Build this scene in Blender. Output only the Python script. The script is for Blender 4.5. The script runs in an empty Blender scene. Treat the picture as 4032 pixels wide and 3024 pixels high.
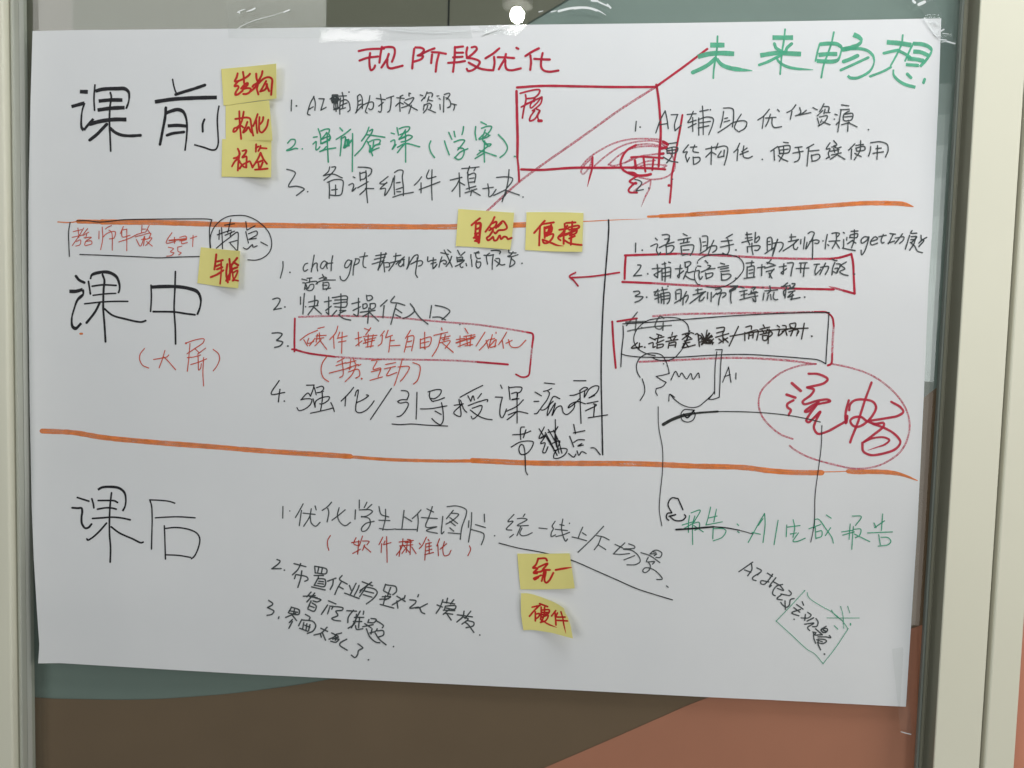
import bpy, bmesh, math, random
from mathutils import Vector, Matrix, noise
random.seed(7)
SC = bpy.context.scene
COL = SC.collection

# ------------------------------------------------------------------ camera
F = 3028.0                      # focal length in photo pixels
W, H = 4032.0, 3024.0
DIST = 1.07
_down = Vector((-1309.0, 49745.0, F)).normalized()      # vanishing point of the uprights
_left = Vector((-41296.0, -863.0, F)).normalized()      # vanishing point of the sheet's long edges
_zc = -_down
_xc = (-_left - (-_left).dot(_zc) * _zc).normalized()
_yc = Vector(( _zc.y*_xc.z-_zc.z*_xc.y, _zc.z*_xc.x-_zc.x*_xc.z, _zc.x*_xc.y-_zc.y*_xc.x ))
if _yc.z < 0: _yc = -_yc
CAM = Vector((0.0, -DIST, 0.0))
def cam2world(v): return Vector((v.dot(_xc), v.dot(_yc), v.dot(_zc)))
def ray(px, py): return cam2world(Vector((px - W/2, py - H/2, F)))
def at(px, py, Y=0.0):
    d = ray(px, py); t = (Y - CAM.y) / d.y
    return CAM + d * t
cd = bpy.data.cameras.new('camera'); cam = bpy.data.objects.new('camera', cd); COL.objects.link(cam)
_cx = cam2world(Vector((1,0,0))); _cy = cam2world(Vector((0,-1,0))); _cz = cam2world(Vector((0,0,-1)))
M = Matrix((( _cx.x,_cy.x,_cz.x,CAM.x),(_cx.y,_cy.y,_cz.y,CAM.y),(_cx.z,_cy.z,_cz.z,CAM.z),(0,0,0,1)))
cam.matrix_world = M
cd.sensor_fit = 'HORIZONTAL'; cd.sensor_width = 36.0; cd.lens = F / W * 36.0
cd.clip_start = 0.01; cd.clip_end = 100.0
SC.camera = cam

# ------------------------------------------------------------------ light
wd = bpy.data.worlds.new('World'); SC.world = wd; wd.use_nodes = True
bg = wd.node_tree.nodes['Background']; bg.inputs['Color'].default_value = (0.72, 0.90, 1.0, 1); bg.inputs['Strength'].default_value = 0.06
def area(name, loc, target, sx, sy, power, color):
    l = bpy.data.lights.new(name, 'AREA'); l.shape = 'RECTANGLE'; l.size = sx; l.size_y = sy; l.energy = power; l.color = color
    o = bpy.data.objects.new(name, l); COL.objects.link(o); o.location = loc
    o.rotation_euler = (Vector(target) - Vector(loc)).to_track_quat('-Z', 'Y').to_euler()
    return o
area('ceiling_light', (0.50, -0.78, 1.52), (0.15, 0.0, 0.2), 1.6, 0.35, 19.0, (0.94, 0.975, 1.0))
def mirrored_light(name, px0, px1, py0, py1, dist, radiance, color):
    """an unseen area light across the room, placed for its mirror image in glass or tape"""
    a_ = at(px0, py1, dist); b_ = at(px1, py0, dist)
    sx, sz = abs(b_.x-a_.x), abs(b_.z-a_.z); c_ = ((a_.x+b_.x)/2, -dist, (a_.z+b_.z)/2)
    l = bpy.data.lights.new(name, 'AREA'); l.shape = 'RECTANGLE'; l.size = sx; l.size_y = sz; l.color = color
    l.energy = radiance*math.pi*sx*sz
    o = bpy.data.objects.new(name, l); COL.objects.link(o); o.location = c_; o.rotation_euler = (math.radians(90), 0, 0)
    return o
mirrored_light('mirrored_light', -60, 283, -260, 1350, 8.0, 4.3, (1.0, 0.955, 0.94))  # area lights standing in for windows behind the camera, mirrored upper left
mirrored_light('mirrored_light', 291, 1287, -260, 1350, 8.0, 3.5, (0.97, 0.975, 0.93))
mirrored_light('side_mirrored_light', 3560, 4150, 330, 450, 5.0, 1.0, (0.96, 1.0, 0.98))  # stacked unseen panels, graded so the right strip's reflection brightens gradually
mirrored_light('side_mirrored_light', 3560, 4150, 450, 570, 5.0, 2.0, (0.96, 1.0, 0.98))
mirrored_light('side_mirrored_light', 3560, 4150, 570, 700, 5.0, 3.2, (0.96, 1.0, 0.98))
mirrored_light('side_mirrored_light', 3560, 4150, 700, 850, 5.0, 4.4, (0.96, 1.0, 0.98))
mirrored_light('side_mirrored_light', 3560, 4150, 850, 1020, 5.0, 5.4, (0.96, 1.0, 0.98))
mirrored_light('side_mirrored_light', 3560, 4150, 1020, 1500, 5.0, 6.2, (0.96, 1.0, 0.98))
mirrored_light('side_mirrored_light', 3560, 4150, 1500, 2460, 5.0, 1.9, (1.0, 0.93, 0.86))
area('warm_fill_light', (2.35, -1.25, 0.15), (0.9, 0.0, -0.25), 0.8, 1.2, 15.5, (1.0, 0.925, 0.845))  # unseen fill added to brighten the right side and its frame
mirrored_light('tape_glare_light', 1268, 1500, 126, 160, 3.0, 16.0, (1.0, 0.97, 0.96))  # unseen lights added to put glare on the clear tape
mirrored_light('tape_glare_light', 1960, 2330, 98, 148, 3.0, 15.0, (0.95, 1.0, 1.0))
vs = SC.view_settings; vs.view_transform = 'Standard'; vs.look = 'None'; vs.exposure = 0.10; vs.gamma = 1.0; vs.use_curve_mapping = False
SC.cycles.transparent_max_bounces = 24
SC.cycles.max_bounces = 8
SC.render.filter_size = 1.15

# ------------------------------------------------------------------ helpers
def tag(o, label=None, cat=None, group=None, kind=None):
    if label: o['label'] = label
    if cat: o['category'] = cat
    if group: o['group'] = group
    if kind: o['kind'] = kind
    return o
def link(name, verts, faces, mat, parent=None, uvs=None, smooth=True):
    me = bpy.data.meshes.new(name); me.from_pydata([tuple(v) for v in verts], [], faces); me.update()
    if uvs:
        l = me.uv_layers.new(name='UVMap')
        for i, lp in enumerate(me.loops): l.data[i].uv = uvs[lp.vertex_index]
    if smooth: me.polygons.foreach_set('use_smooth', [True]*len(me.polygons))
    o = bpy.data.objects.new(name, me); COL.objects.link(o)
    if mat: me.materials.append(mat)
    if parent: o.parent = parent
    return o
def empty(name, loc=(0,0,0)):
    o = bpy.data.objects.new(name, None); COL.objects.link(o); o.location = loc; return o
def box(name, x0, x1, y0, y1, z0, z1, mat, parent=None, bev=0.0):
    v = [(x,y,z) for x in (x0,x1) for y in (y0,y1) for z in (z0,z1)]
    f = [(0,1,3,2),(4,6,7,5),(0,4,5,1),(2,3,7,6),(0,2,6,4),(1,5,7,3)]
    o = link(name, v, f, mat, parent, smooth=False)
    if bev:
        m = o.modifiers.new('bevel','BEVEL'); m.width = bev; m.segments = 3; m.limit_method = 'ANGLE'
    return o
def nodes(m):
    m.use_nodes = True; return m.node_tree.nodes, m.node_tree.links
def noise_tex(n, l, scale, detail=4.0, coord='Object', rough=0.55):
    tc = n.new('ShaderNodeTexCoord'); t = n.new('ShaderNodeTexNoise'); t.inputs['Scale'].default_value = scale
    t.inputs['Detail'].default_value = detail; t.inputs['Roughness'].default_value = rough
    l.new(tc.outputs[coord], t.inputs['Vector']); return t
def ramp(n, l, src, a, b, p0=0.3, p1=0.7):
    r = n.new('ShaderNodeValToRGB'); r.color_ramp.elements[0].position = p0; r.color_ramp.elements[1].position = p1
    r.color_ramp.elements[0].color = (*a,1); r.color_ramp.elements[1].color = (*b,1); l.new(src, r.inputs['Fac']); return r
def paint(name, col, rough=0.5, var=0.06, scale=6.0, bump=0.02, bscale=400.0, spec=0.4, coat=0.0):
    m = bpy.data.materials.new(name); n, l = nodes(m); p = n['Principled BSDF']
    t = noise_tex(n, l, scale, 5.0)
    r = ramp(n, l, t.outputs['Fac'], [c*(1-var) for c in col], [min(1,c*(1+var)) for c in col]); l.new(r.outputs['Color'], p.inputs['Base Color'])
    p.inputs['Roughness'].default_value = rough; p.inputs['Specular IOR Level'].default_value = spec
    p.inputs['Coat Weight'].default_value = coat
    if bump:
        t2 = noise_tex(n, l, bscale, 3.0); b = n.new('ShaderNodeBump'); b.inputs['Strength'].default_value = bump; b.inputs['Distance'].default_value = 0.001
        l.new(t2.outputs['Fac'], b.inputs['Height']); l.new(b.outputs['Normal'], p.inputs['Normal'])
    return m

# ------------------------------------------------------------------ materials of the setting
M_BEIGE = paint('beige_paint', (0.50, 0.47, 0.40), 0.55, 0.03)
M_OLIVE = paint('olive_grey_paint', (0.155, 0.147, 0.108), 0.55, 0.04)
M_TEAL  = paint('pale_teal_paint', (0.25, 0.305, 0.285), 0.55, 0.04)
M_BROWN = paint('brown_paint', (0.24, 0.155, 0.098), 0.55, 0.05)
M_CORAL = paint('coral_paint', (0.62, 0.255, 0.165), 0.55, 0.05)
M_CREAM = paint('cream_powder_coat', (0.83, 0.81, 0.66), 0.42, 0.025, 3.0, 0.05, 900.0, 0.35)
M_ALU   = paint('grey_green_aluminium', (0.48, 0.49, 0.42), 0.34, 0.04, 3.0, 0.03, 700.0, 0.5)
M_ALU2  = paint('pale_aluminium_bead', (0.55, 0.56, 0.50), 0.25, 0.04, 3.0, 0.0)
M_DARK  = paint('dark_gasket_and_shade', (0.30, 0.295, 0.225), 0.45, 0.06, 5.0, 0.03)  # gasket colour, also painted on the recess and frame side as their shade
M_GAP   = paint('dark_gap', (0.025, 0.024, 0.02), 0.8, 0.0, 5.0, 0.0)
def glass_mat(name, tint, rough=0.01, f0=0.04, bump=None):
    m = bpy.data.materials.new(name); n, l = nodes(m)
    n.remove(n['Principled BSDF']); out = n['Material Output']
    tr = n.new('ShaderNodeBsdfTransparent'); tr.inputs['Color'].default_value = (*tint,1)
    gl = n.new('ShaderNodeBsdfGlossy'); gl.inputs['Roughness'].default_value = rough
    ge = n.new('ShaderNodeNewGeometry'); dt = n.new('ShaderNodeVectorMath'); dt.operation = 'DOT_PRODUCT'
    l.new(ge.outputs['Incoming'], dt.inputs[0]); l.new(ge.outputs['Normal'], dt.inputs[1])
    def mt(op, a, b=None):
        k = n.new('ShaderNodeMath'); k.operation = op
        for i, v in enumerate((a, b)):
            if v is None: continue
            if isinstance(v, (int, float)): k.inputs[i].default_value = v
            else: l.new(v, k.inputs[i])
        return k.outputs[0]
    fac = mt('ADD', mt('MULTIPLY', mt('POWER', mt('SUBTRACT', 1.0, mt('ABSOLUTE', dt.outputs['Value'])), 5.0), 1.0-f0), f0)
    mx = n.new('ShaderNodeMixShader'); l.new(fac, mx.inputs['Fac']); l.new(tr.outputs[0], mx.inputs[1]); l.new(gl.outputs[0], mx.inputs[2])
    l.new(mx.outputs[0], out.inputs['Surface']); return m, n, l, gl, ge, mx
M_GLASS = glass_mat('clear_glass', (0.965, 0.985, 0.97))[0]

# ------------------------------------------------------------------ painted wall behind the glass
WY = 0.0125
ZT, ZB = 0.80, -0.80
def wall_poly(name, edge, far, depth, mat, parent, label=None):
    """a painted field of the wall: from a curved edge (smoothed) out to a straight far line"""
    q = []
    for i in range(len(edge)-1):
        p0 = edge[max(0,i-1)]; p1 = edge[i]; p2 = edge[i+1]; p3 = edge[min(len(edge)-1,i+2)]
        for k in range(6):
            t = k/6.0; q.append(tuple(0.5*((2*p1[c])+(-p0[c]+p2[c])*t+(2*p0[c]-5*p1[c]+4*p2[c]-p3[c])*t*t+(-p0[c]+3*p1[c]-3*p2[c]+p3[c])*t**3) for c in (0,1)))
    q.append(edge[-1]); v = []; f = []
    for e in q:
        for yy in (e[1], far):
            p = at(e[0], yy, WY); v.append((p.x, WY - depth, p.z))
    for i in range(len(q)-1): f.append((2*i, 2*i+1, 2*i+3, 2*i+2))
    o = link(name, v, f, mat, parent, smooth=False)
    if label: o['label'] = label
    return o
wp = lambda x, y: at(x, y, WY)
wall = empty('painted_wall', (0, WY, -0.8)); tag(wall, 'mural wall in pale teal, beige, brown and coral fields behind the glass pane', 'wall')
wall.matrix_parent_inverse = Matrix.Identity(4)
def keep(o, p):
    o.parent = p; o.matrix_parent_inverse = Matrix.Translation(p.location).inverted(); return o
keep(box('wall_base', -1.5, 1.6, WY, WY+0.10, ZB, ZT, M_TEAL), wall)
fields = [
 ('dark olive grey painted field', M_OLIVE, 0.0020, -400, [(-260,1400),(0,1370),(700,980),(1292,560),(1700,330),(2074,97),(2234,0),(2400,-104),(2700,-300)]),
 ('brown painted field', M_BROWN, 0.0022, 3400, [(-260,2700),(130,2742),(300,2750),(560,2752),(800,2738),(1000,2718),(1300,2672),(1700,2580),(2400,2330),(3000,2010),(3400,1740),(3618,1578),(3702,1514),(4032,1280),(4300,1100)]),
 ('coral painted field', M_CORAL, 0.0034, 3401, [(1300,3390),(1800,3163),(2130,3024),(2400,2908),(2600,2820),(2760,2752),(3100,2632),(3400,2532),(3595,2468),(3648,2450),(4032,2330),(4300,2250)]),
]
for lb, mt, dp, far, pts in fields:
    keep(wall_poly('painted_field', pts, far, dp, mt, wall, lb), wall)
e0 = wp(1768, 50)
keep(box('thin_dark_strip', e0.x-0.0012, e0.x+0.0012, WY-0.0030, WY-0.0005, 0.30, ZT, M_GAP), wall)  # thin dark upright line on the wall above the paper

# ------------------------------------------------------------------ frames and glass
def X(px, Y): return at(px, 1512, Y).x
xl0, xl1, xl2, xl3 = X(-420, -0.03), X(30, -0.03), X(72, -0.012), X(96, -0.008)
fl = empty('door_frame', (xl1, 0, ZB)); tag(fl, 'cream door frame with grey green aluminium edge, left of the paper', 'door frame', 'frames beside the glass')
keep(box('face_panel', xl0, xl1, -0.030, WY-0.004, ZB, ZT, M_CREAM, bev=0.003), fl)
keep(box('aluminium_edge', xl1+0.0005, xl2, -0.014, WY-0.004, ZB, ZT, M_ALU, bev=0.003), fl)
keep(box('inner_lip', xl2+0.0004, xl2+0.0055, -0.020, WY-0.004, ZB, ZT, M_ALU, bev=0.0015), fl)
keep(box('glazing_bead', xl2+0.006, xl3, -0.010, 0.0, ZB, ZT, M_ALU2, bev=0.0018), fl)
xr0, xr1, xr2, xr3 = X(3696,-0.006), X(3712,-0.010), X(3772,-0.03), X(3955,-0.03)
xr4 = X(3974,-0.03)
fr_ = empty('door_frame', (xr2, 0, ZB)); tag(fr_, 'wide cream door frame with gasket and shade-darkened channel, right of the paper', 'door frame', 'frames beside the glass')
keep(box('glazing_bead', xr0, xr1, -0.008, 0.0, ZB, ZT, paint('grey_blue_bead',(0.22,0.24,0.21),0.3,0.04,3.0,0.0), bev=0.0018), fr_)
keep(box('gasket', xr1+0.0004, xr1+0.006, -0.003, 0.008, ZB, ZT, M_DARK, bev=0.001), fr_)
keep(box('channel', xr1+0.0065, xr2-0.0005, 0.0015, WY-0.0042, ZB, ZT, M_DARK), fr_)
keep(box('face_panel', xr2-0.0008, xr3, -0.030, -0.0265, ZB, ZT, M_CREAM, bev=0.0012), fr_)
keep(box('frame_body', xr2, xr3, -0.0262, WY-0.0045, ZB, ZT, M_DARK), fr_)  # dark colour stands for the shaded side of the cream frame
keep(box('groove', xr3+0.0003, xr4-0.0003, -0.012, WY-0.004, ZB, ZT, M_GAP), fr_)
xr5 = X(4098,-0.03)
keep(box('outer_panel', xr4, xr5, -0.030, WY-0.004, ZB, ZT, M_CREAM, bev=0.003), fr_)
zhead = at(2000, -170, -0.01).z
hd = box('door_header', xl3+0.0005, xr0-0.0005, -0.010, WY-0.006, zhead, ZT, M_CREAM, bev=0.003)
tag(hd, 'cream frame header above the glass pane', 'door header')
gl = box('glass_pane', xl3-0.004, xr0+0.004, 0.0006, 0.0066, ZB, zhead-0.0005, M_GLASS)
tag(gl, 'large clear glass pane that the written paper is taped to', 'glass pane')

# ------------------------------------------------------------------ downlight mirrored in the glass
pm = at(2036, 56, 0.0); dm = (pm - CAM).normalized(); dm = Vector((dm.x, -dm.y, dm.z))
LZ = 1.05; tl = (LZ - pm.z) / dm.z; LP = pm + dm * tl
dl = empty('ceiling_downlight', LP); tag(dl, 'small round lit ceiling downlight mirrored in the glass above the paper', 'downlight')
def disc(name, r0, r1, z0, z1, mat, n=48):
    v=[]; f=[]
    for i in range(n):
        a=2*math.pi*i/n; v += [(LP.x+r0*math.cos(a),LP.y+r0*math.sin(a),z0),(LP.x+r1*math.cos(a),LP.y+r1*math.sin(a),z1)]
    for i in range(n):
        j=(i+1)%n; f.append((2*i,2*j,2*j+1,2*i+1))
    if r0 == 0: pass
    return keep(link(name, v, f, mat), dl)
m_em = bpy.data.materials.new('lit_lens'); n_, l_ = nodes(m_em); n_.remove(n_['Principled BSDF'])
em = n_.new('ShaderNodeEmission'); em.inputs['Color'].default_value=(1.0,0.97,0.9,1); em.inputs['Strength'].default_value=170.0; l_.new(em.outputs[0], n_['Material Output'].inputs['Surface'])
m_rim = paint('white_downlight_rim', (0.75,0.75,0.72), 0.35)
def dome():
    v=[]; f=[]; n=40; rings=16; R=26.0/F*((LP-pm).length+(pm-CAM).length)
    for k in range(rings+1):
        a=math.pi*k/rings
        for i in range(n):
            b=2*math.pi*i/n; v.append((LP.x+R*math.sin(a)*math.cos(b), LP.y+R*math.sin(a)*math.sin(b), LP.z-R*math.cos(a)))
    for k in range(rings):
        for i in range(n):
            j=(i+1)%n; f.append((k*n+i,k*n+j,(k+1)*n+j,(k+1)*n+i))
    return keep(link('lens', v, f, m_em), dl)
dome(); ZR=LP.z+0.026
disc('rim', 0.020, 0.05, ZR, ZR+0.002, m_rim)
disc('housing', 0.05, 0.05, ZR+0.0022, ZR+0.05, m_rim)

# ------------------------------------------------------------------ the sheet of paper
def sm(a, b, x):
    t = min(1, max(0, (x-a)/(b-a))); return t*t*(3-2*t)
TL, TR, BR_, BL = at(128,122), at(3706,72), at(3567,2783), at(150,2612)
def paper_h(x, z):
    """distance of the sheet in front of the glass"""
    h = 0.0022
    h += 0.0011*noise.noise(Vector((x*3.1, z*2.3, 1.7)))
    h += 0.0004*noise.noise(Vector((x*9.0, z*7.0, 5.2)))
    h += 0.0007*math.sin(x*8.0+z*2.0+0.6)
    h += 0.0140*sm(0.24, 0.60, x)*sm(0.22, -0.02, abs(z+0.05)-0.12)*(1-sm(0.49,0.60,x))      # soft swell near the right edge
    h += 0.008*sm(-0.42,-0.66,x)*sm(-0.20,-0.42,z)                                         # lower left corner stands off
    f = sm(0.29, 0.375, z); h = h*(1-f) + 0.0022*f                                            # held flat along the taped top edge
    return max(0.0006, h)
def surf(px, py, hf, n=3):
    p = at(px, py, 0.0)
    for _ in range(n):
        y = -hf(p.x, p.z); p = at(px, py, y)
    return Vector((p.x, -hf(p.x, p.z), p.z))
LE = [(128,122),(120,400),(112,800),(112,1150),(117,1600),(125,2000),(133,2200),(147,2430),(155,2540),(150,2612)]
RE = [(3706,72),(3695,400),(3671,900),(3656,1120),(3638,1552),(3611,2100),(3604,2200),(3567,2783)]
TE = [(128,122),(316,118),(886,113),(1266,108),(1604,106),(1768,103),(2015,98),(2700,90),(3200,82),(3706,72)]
BE = [(150,2612),(238,2611),(620,2634),(1000,2656),(1294,2670),(2268,2718),(2745,2743),(3032,2756),(3567,2783)]
def along(pl, t):
    if not hasattr(along, 'c'): along.c = {}
    k = id(pl)
    if k not in along.c:
        d=[0]
        for a,b in zip(pl,pl[1:]): d.append(d[-1]+math.dist(a,b))
        along.c[k]=d
    d = along.c[k]; s=t*d[-1]
    for i in range(len(pl)-1):
        if s<=d[i+1]+1e-9:
            u=(s-d[i])/(d[i+1]-d[i]); return (pl[i][0]+(pl[i+1][0]-pl[i][0])*u, pl[i][1]+(pl[i+1][1]-pl[i][1])*u)
    return pl[-1]
def coons(T,B,L,R,s,t):
    a=along(T,s); b=along(B,s); c=along(L,t); d=along(R,t)
    q=[]
    for k in (0,1):
        q.append((1-t)*a[k]+t*b[k]+(1-s)*c[k]+s*d[k]-((1-s)*(1-t)*T[0][k]+s*(1-t)*T[-1][k]+(1-s)*t*B[0][k]+s*t*B[-1][k]))
    return q
def sheet(name, T,B,L,R, nx, ny, hf, mat, thick, parent=None):
    v=[]; f=[]; uv=[]
    for j in range(ny+1):
        for i in range(nx+1):
            p=coons(T,B,L,R,i/nx,j/ny); v.append(surf(p[0],p[1],hf)); uv.append((i/nx,1-j/ny))
    for j in range(ny):
        for i in range(nx):
            a=j*(nx+1)+i; f.append((a,a+nx+1,a+nx+2,a+1))
    o=link(name, v, f, mat, parent, uv)
    if thick:
        md=o.modifiers.new('thickness','SOLIDIFY'); md.thickness=thick; md.offset=-1
        es=o.modifiers.new('edges','EDGE_SPLIT'); es.split_angle=math.radians(40)
    return o
def paper_mat():
    m=bpy.data.materials.new('white_chart_paper'); n,l=nodes(m); p=n['Principled BSDF']
    t=noise_tex(n,l,5.0,6.0); r=ramp(n,l,t.outputs['Fac'],(0.79,0.80,0.81),(0.83,0.835,0.84)); l.new(r.outputs['Color'],p.inputs['Base Color'])
    p.inputs['Roughness'].default_value=0.62; p.inputs['Specular IOR Level'].default_value=0.25
    p.inputs['Transmission Weight'].default_value=0.0
    t2=noise_tex(n,l,900.0,4.0); t3=noise_tex(n,l,14.0,5.0)
    b=n.new('ShaderNodeBump'); b.inputs['Strength'].default_value=0.10; b.inputs['Distance'].default_value=0.0004; l.new(t2.outputs['Fac'],b.inputs['Height'])
    b2=n.new('ShaderNodeBump'); b2.inputs['Strength'].default_value=0.12; b2.inputs['Distance'].default_value=0.004; l.new(t3.outputs['Fac'],b2.inputs['Height']); l.new(b.outputs['Normal'],b2.inputs['Normal'])
    l.new(b2.outputs['Normal'],p.inputs['Normal']); return m
paper = sheet('paper_sheet', TE,BE,LE,RE, 170, 130, paper_h, paper_mat(), 0.00025)
tag(paper, 'large white chart paper covered in handwritten notes, taped to the glass', 'paper sheet')

# ------------------------------------------------------------------ inks
def ink_mat(name, col, alpha, streak=0.0, grain=0.0, rough=0.55, dark=0.15):
    m=bpy.data.materials.new(name); n,l=nodes(m); p=n['Principled BSDF']; out=n['Material Output']
    t=noise_tex(n,l,90.0,4.0); r=ramp(n,l,t.outputs['Fac'],[c*(1-dark) for c in col],[min(1,c*(1+dark)) for c in col]); l.new(r.outputs['Color'],p.inputs['Base Color'])
    p.inputs['Roughness'].default_value=rough; p.inputs['Specular IOR Level'].default_value=0.2
    tr=n.new('ShaderNodeBsdfTransparent'); mx=n.new('ShaderNodeMixShader'); l.new(tr.outputs[0],mx.inputs[1]); l.new(p.outputs[0],mx.inputs[2]); l.new(mx.outputs[0],out.inputs['Surface'])
    val=None
    def add(src, amt):
        nonlocal val
        mm=n.new('ShaderNodeMath'); mm.operation='MULTIPLY_ADD'; l.new(src,mm.inputs[0]); mm.inputs[1].default_value=amt
        if val is None: mm.inputs[2].default_value=alpha-amt*0.5
        else: l.new(val,mm.inputs[2])
        val=mm.outputs[0]
    if streak:
        uv=n.new('ShaderNodeUVMap'); mp=n.new('ShaderNodeMapping'); mp.inputs['Scale'].default_value=(0.25,5.0,1); l.new(uv.outputs[0],mp.inputs[0])
        tn=n.new('ShaderNodeTexNoise'); tn.inputs['Scale'].default_value=1.0; tn.inputs['Detail'].default_value=3; l.new(mp.outputs[0],tn.inputs['Vector']); 
        rr=ramp(n,l,tn.outputs['Fac'],(0,0,0),(1,1,1),0.35,0.62); add(rr.outputs['Color'],streak)
    if grain:
        tg=noise_tex(n,l,420.0,3.0); rg=ramp(n,l,tg.outputs['Fac'],(0,0,0),(1,1,1),0.35,0.65)
        if val is None: add(rg.outputs['Color'],grain)
        else:
            mm=n.new('ShaderNodeMath'); mm.operation='MULTIPLY_ADD'; l.new(rg.outputs['Color'],mm.inputs[0]); mm.inputs[1].default_value=grain; 
            ms=n.new('ShaderNodeMath'); ms.operation='SUBTRACT'; l.new(val,ms.inputs[0]); ms.inputs[1].default_value=grain*0.5
            l.new(ms.outputs[0],mm.inputs[2]); val=mm.outputs[0]
    if val is None: mx.inputs['Fac'].default_value=alpha
    else:
        cl=n.new('ShaderNodeClamp'); l.new(val,cl.inputs['Value']); l.new(cl.outputs[0],mx.inputs['Fac'])
    return m
INK = {
 'black':    ink_mat('black_ink',(0.018,0.018,0.022),0.95,0.12,0.0),
 'softblack':ink_mat('soft_black_ink',(0.03,0.033,0.03),0.90,0.15,0.08),
 'gray':     ink_mat('charcoal_ink',(0.060,0.072,0.074),0.86,0.14,0.12),
 'sepia':    ink_mat('brown_black_ink',(0.035,0.028,0.024),0.92,0.1,0.0),
 'lightgray':ink_mat('faded_grey_ink',(0.10,0.11,0.105),0.70,0.3,0.2),
 'green':    ink_mat('green_chisel_ink',(0.085,0.48,0.28),0.74,0.10,0.08),
 'greenpen': ink_mat('green_pen_ink',(0.045,0.37,0.21),0.84,0.15,0.14),
 'darkred':  ink_mat('crimson_ink',(0.52,0.018,0.048),0.88,0.12,0.06),
 'darkredsoft':ink_mat('soft_crimson_ink',(0.56,0.024,0.058),0.80,0.20,0.12),
 'pink':     ink_mat('dry_crimson_ink',(0.60,0.075,0.13),0.50,0.28,0.34),
 'pinkred':  ink_mat('fading_crimson_ink',(0.58,0.05,0.10),0.66,0.25,0.28),
 'redpen':   ink_mat('orange_red_ink',(0.64,0.085,0.045),0.86,0.2,0.12),
 'redpen2':  ink_mat('brick_red_ink',(0.50,0.045,0.026),0.88,0.2,0.1),
 'orange':   ink_mat('orange_marker_ink',(0.84,0.235,0.055),0.74,0.55,0.14),
 'notered':  ink_mat('red_note_ink',(0.60,0.024,0.020),0.92,0.12,0.05),
}
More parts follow.
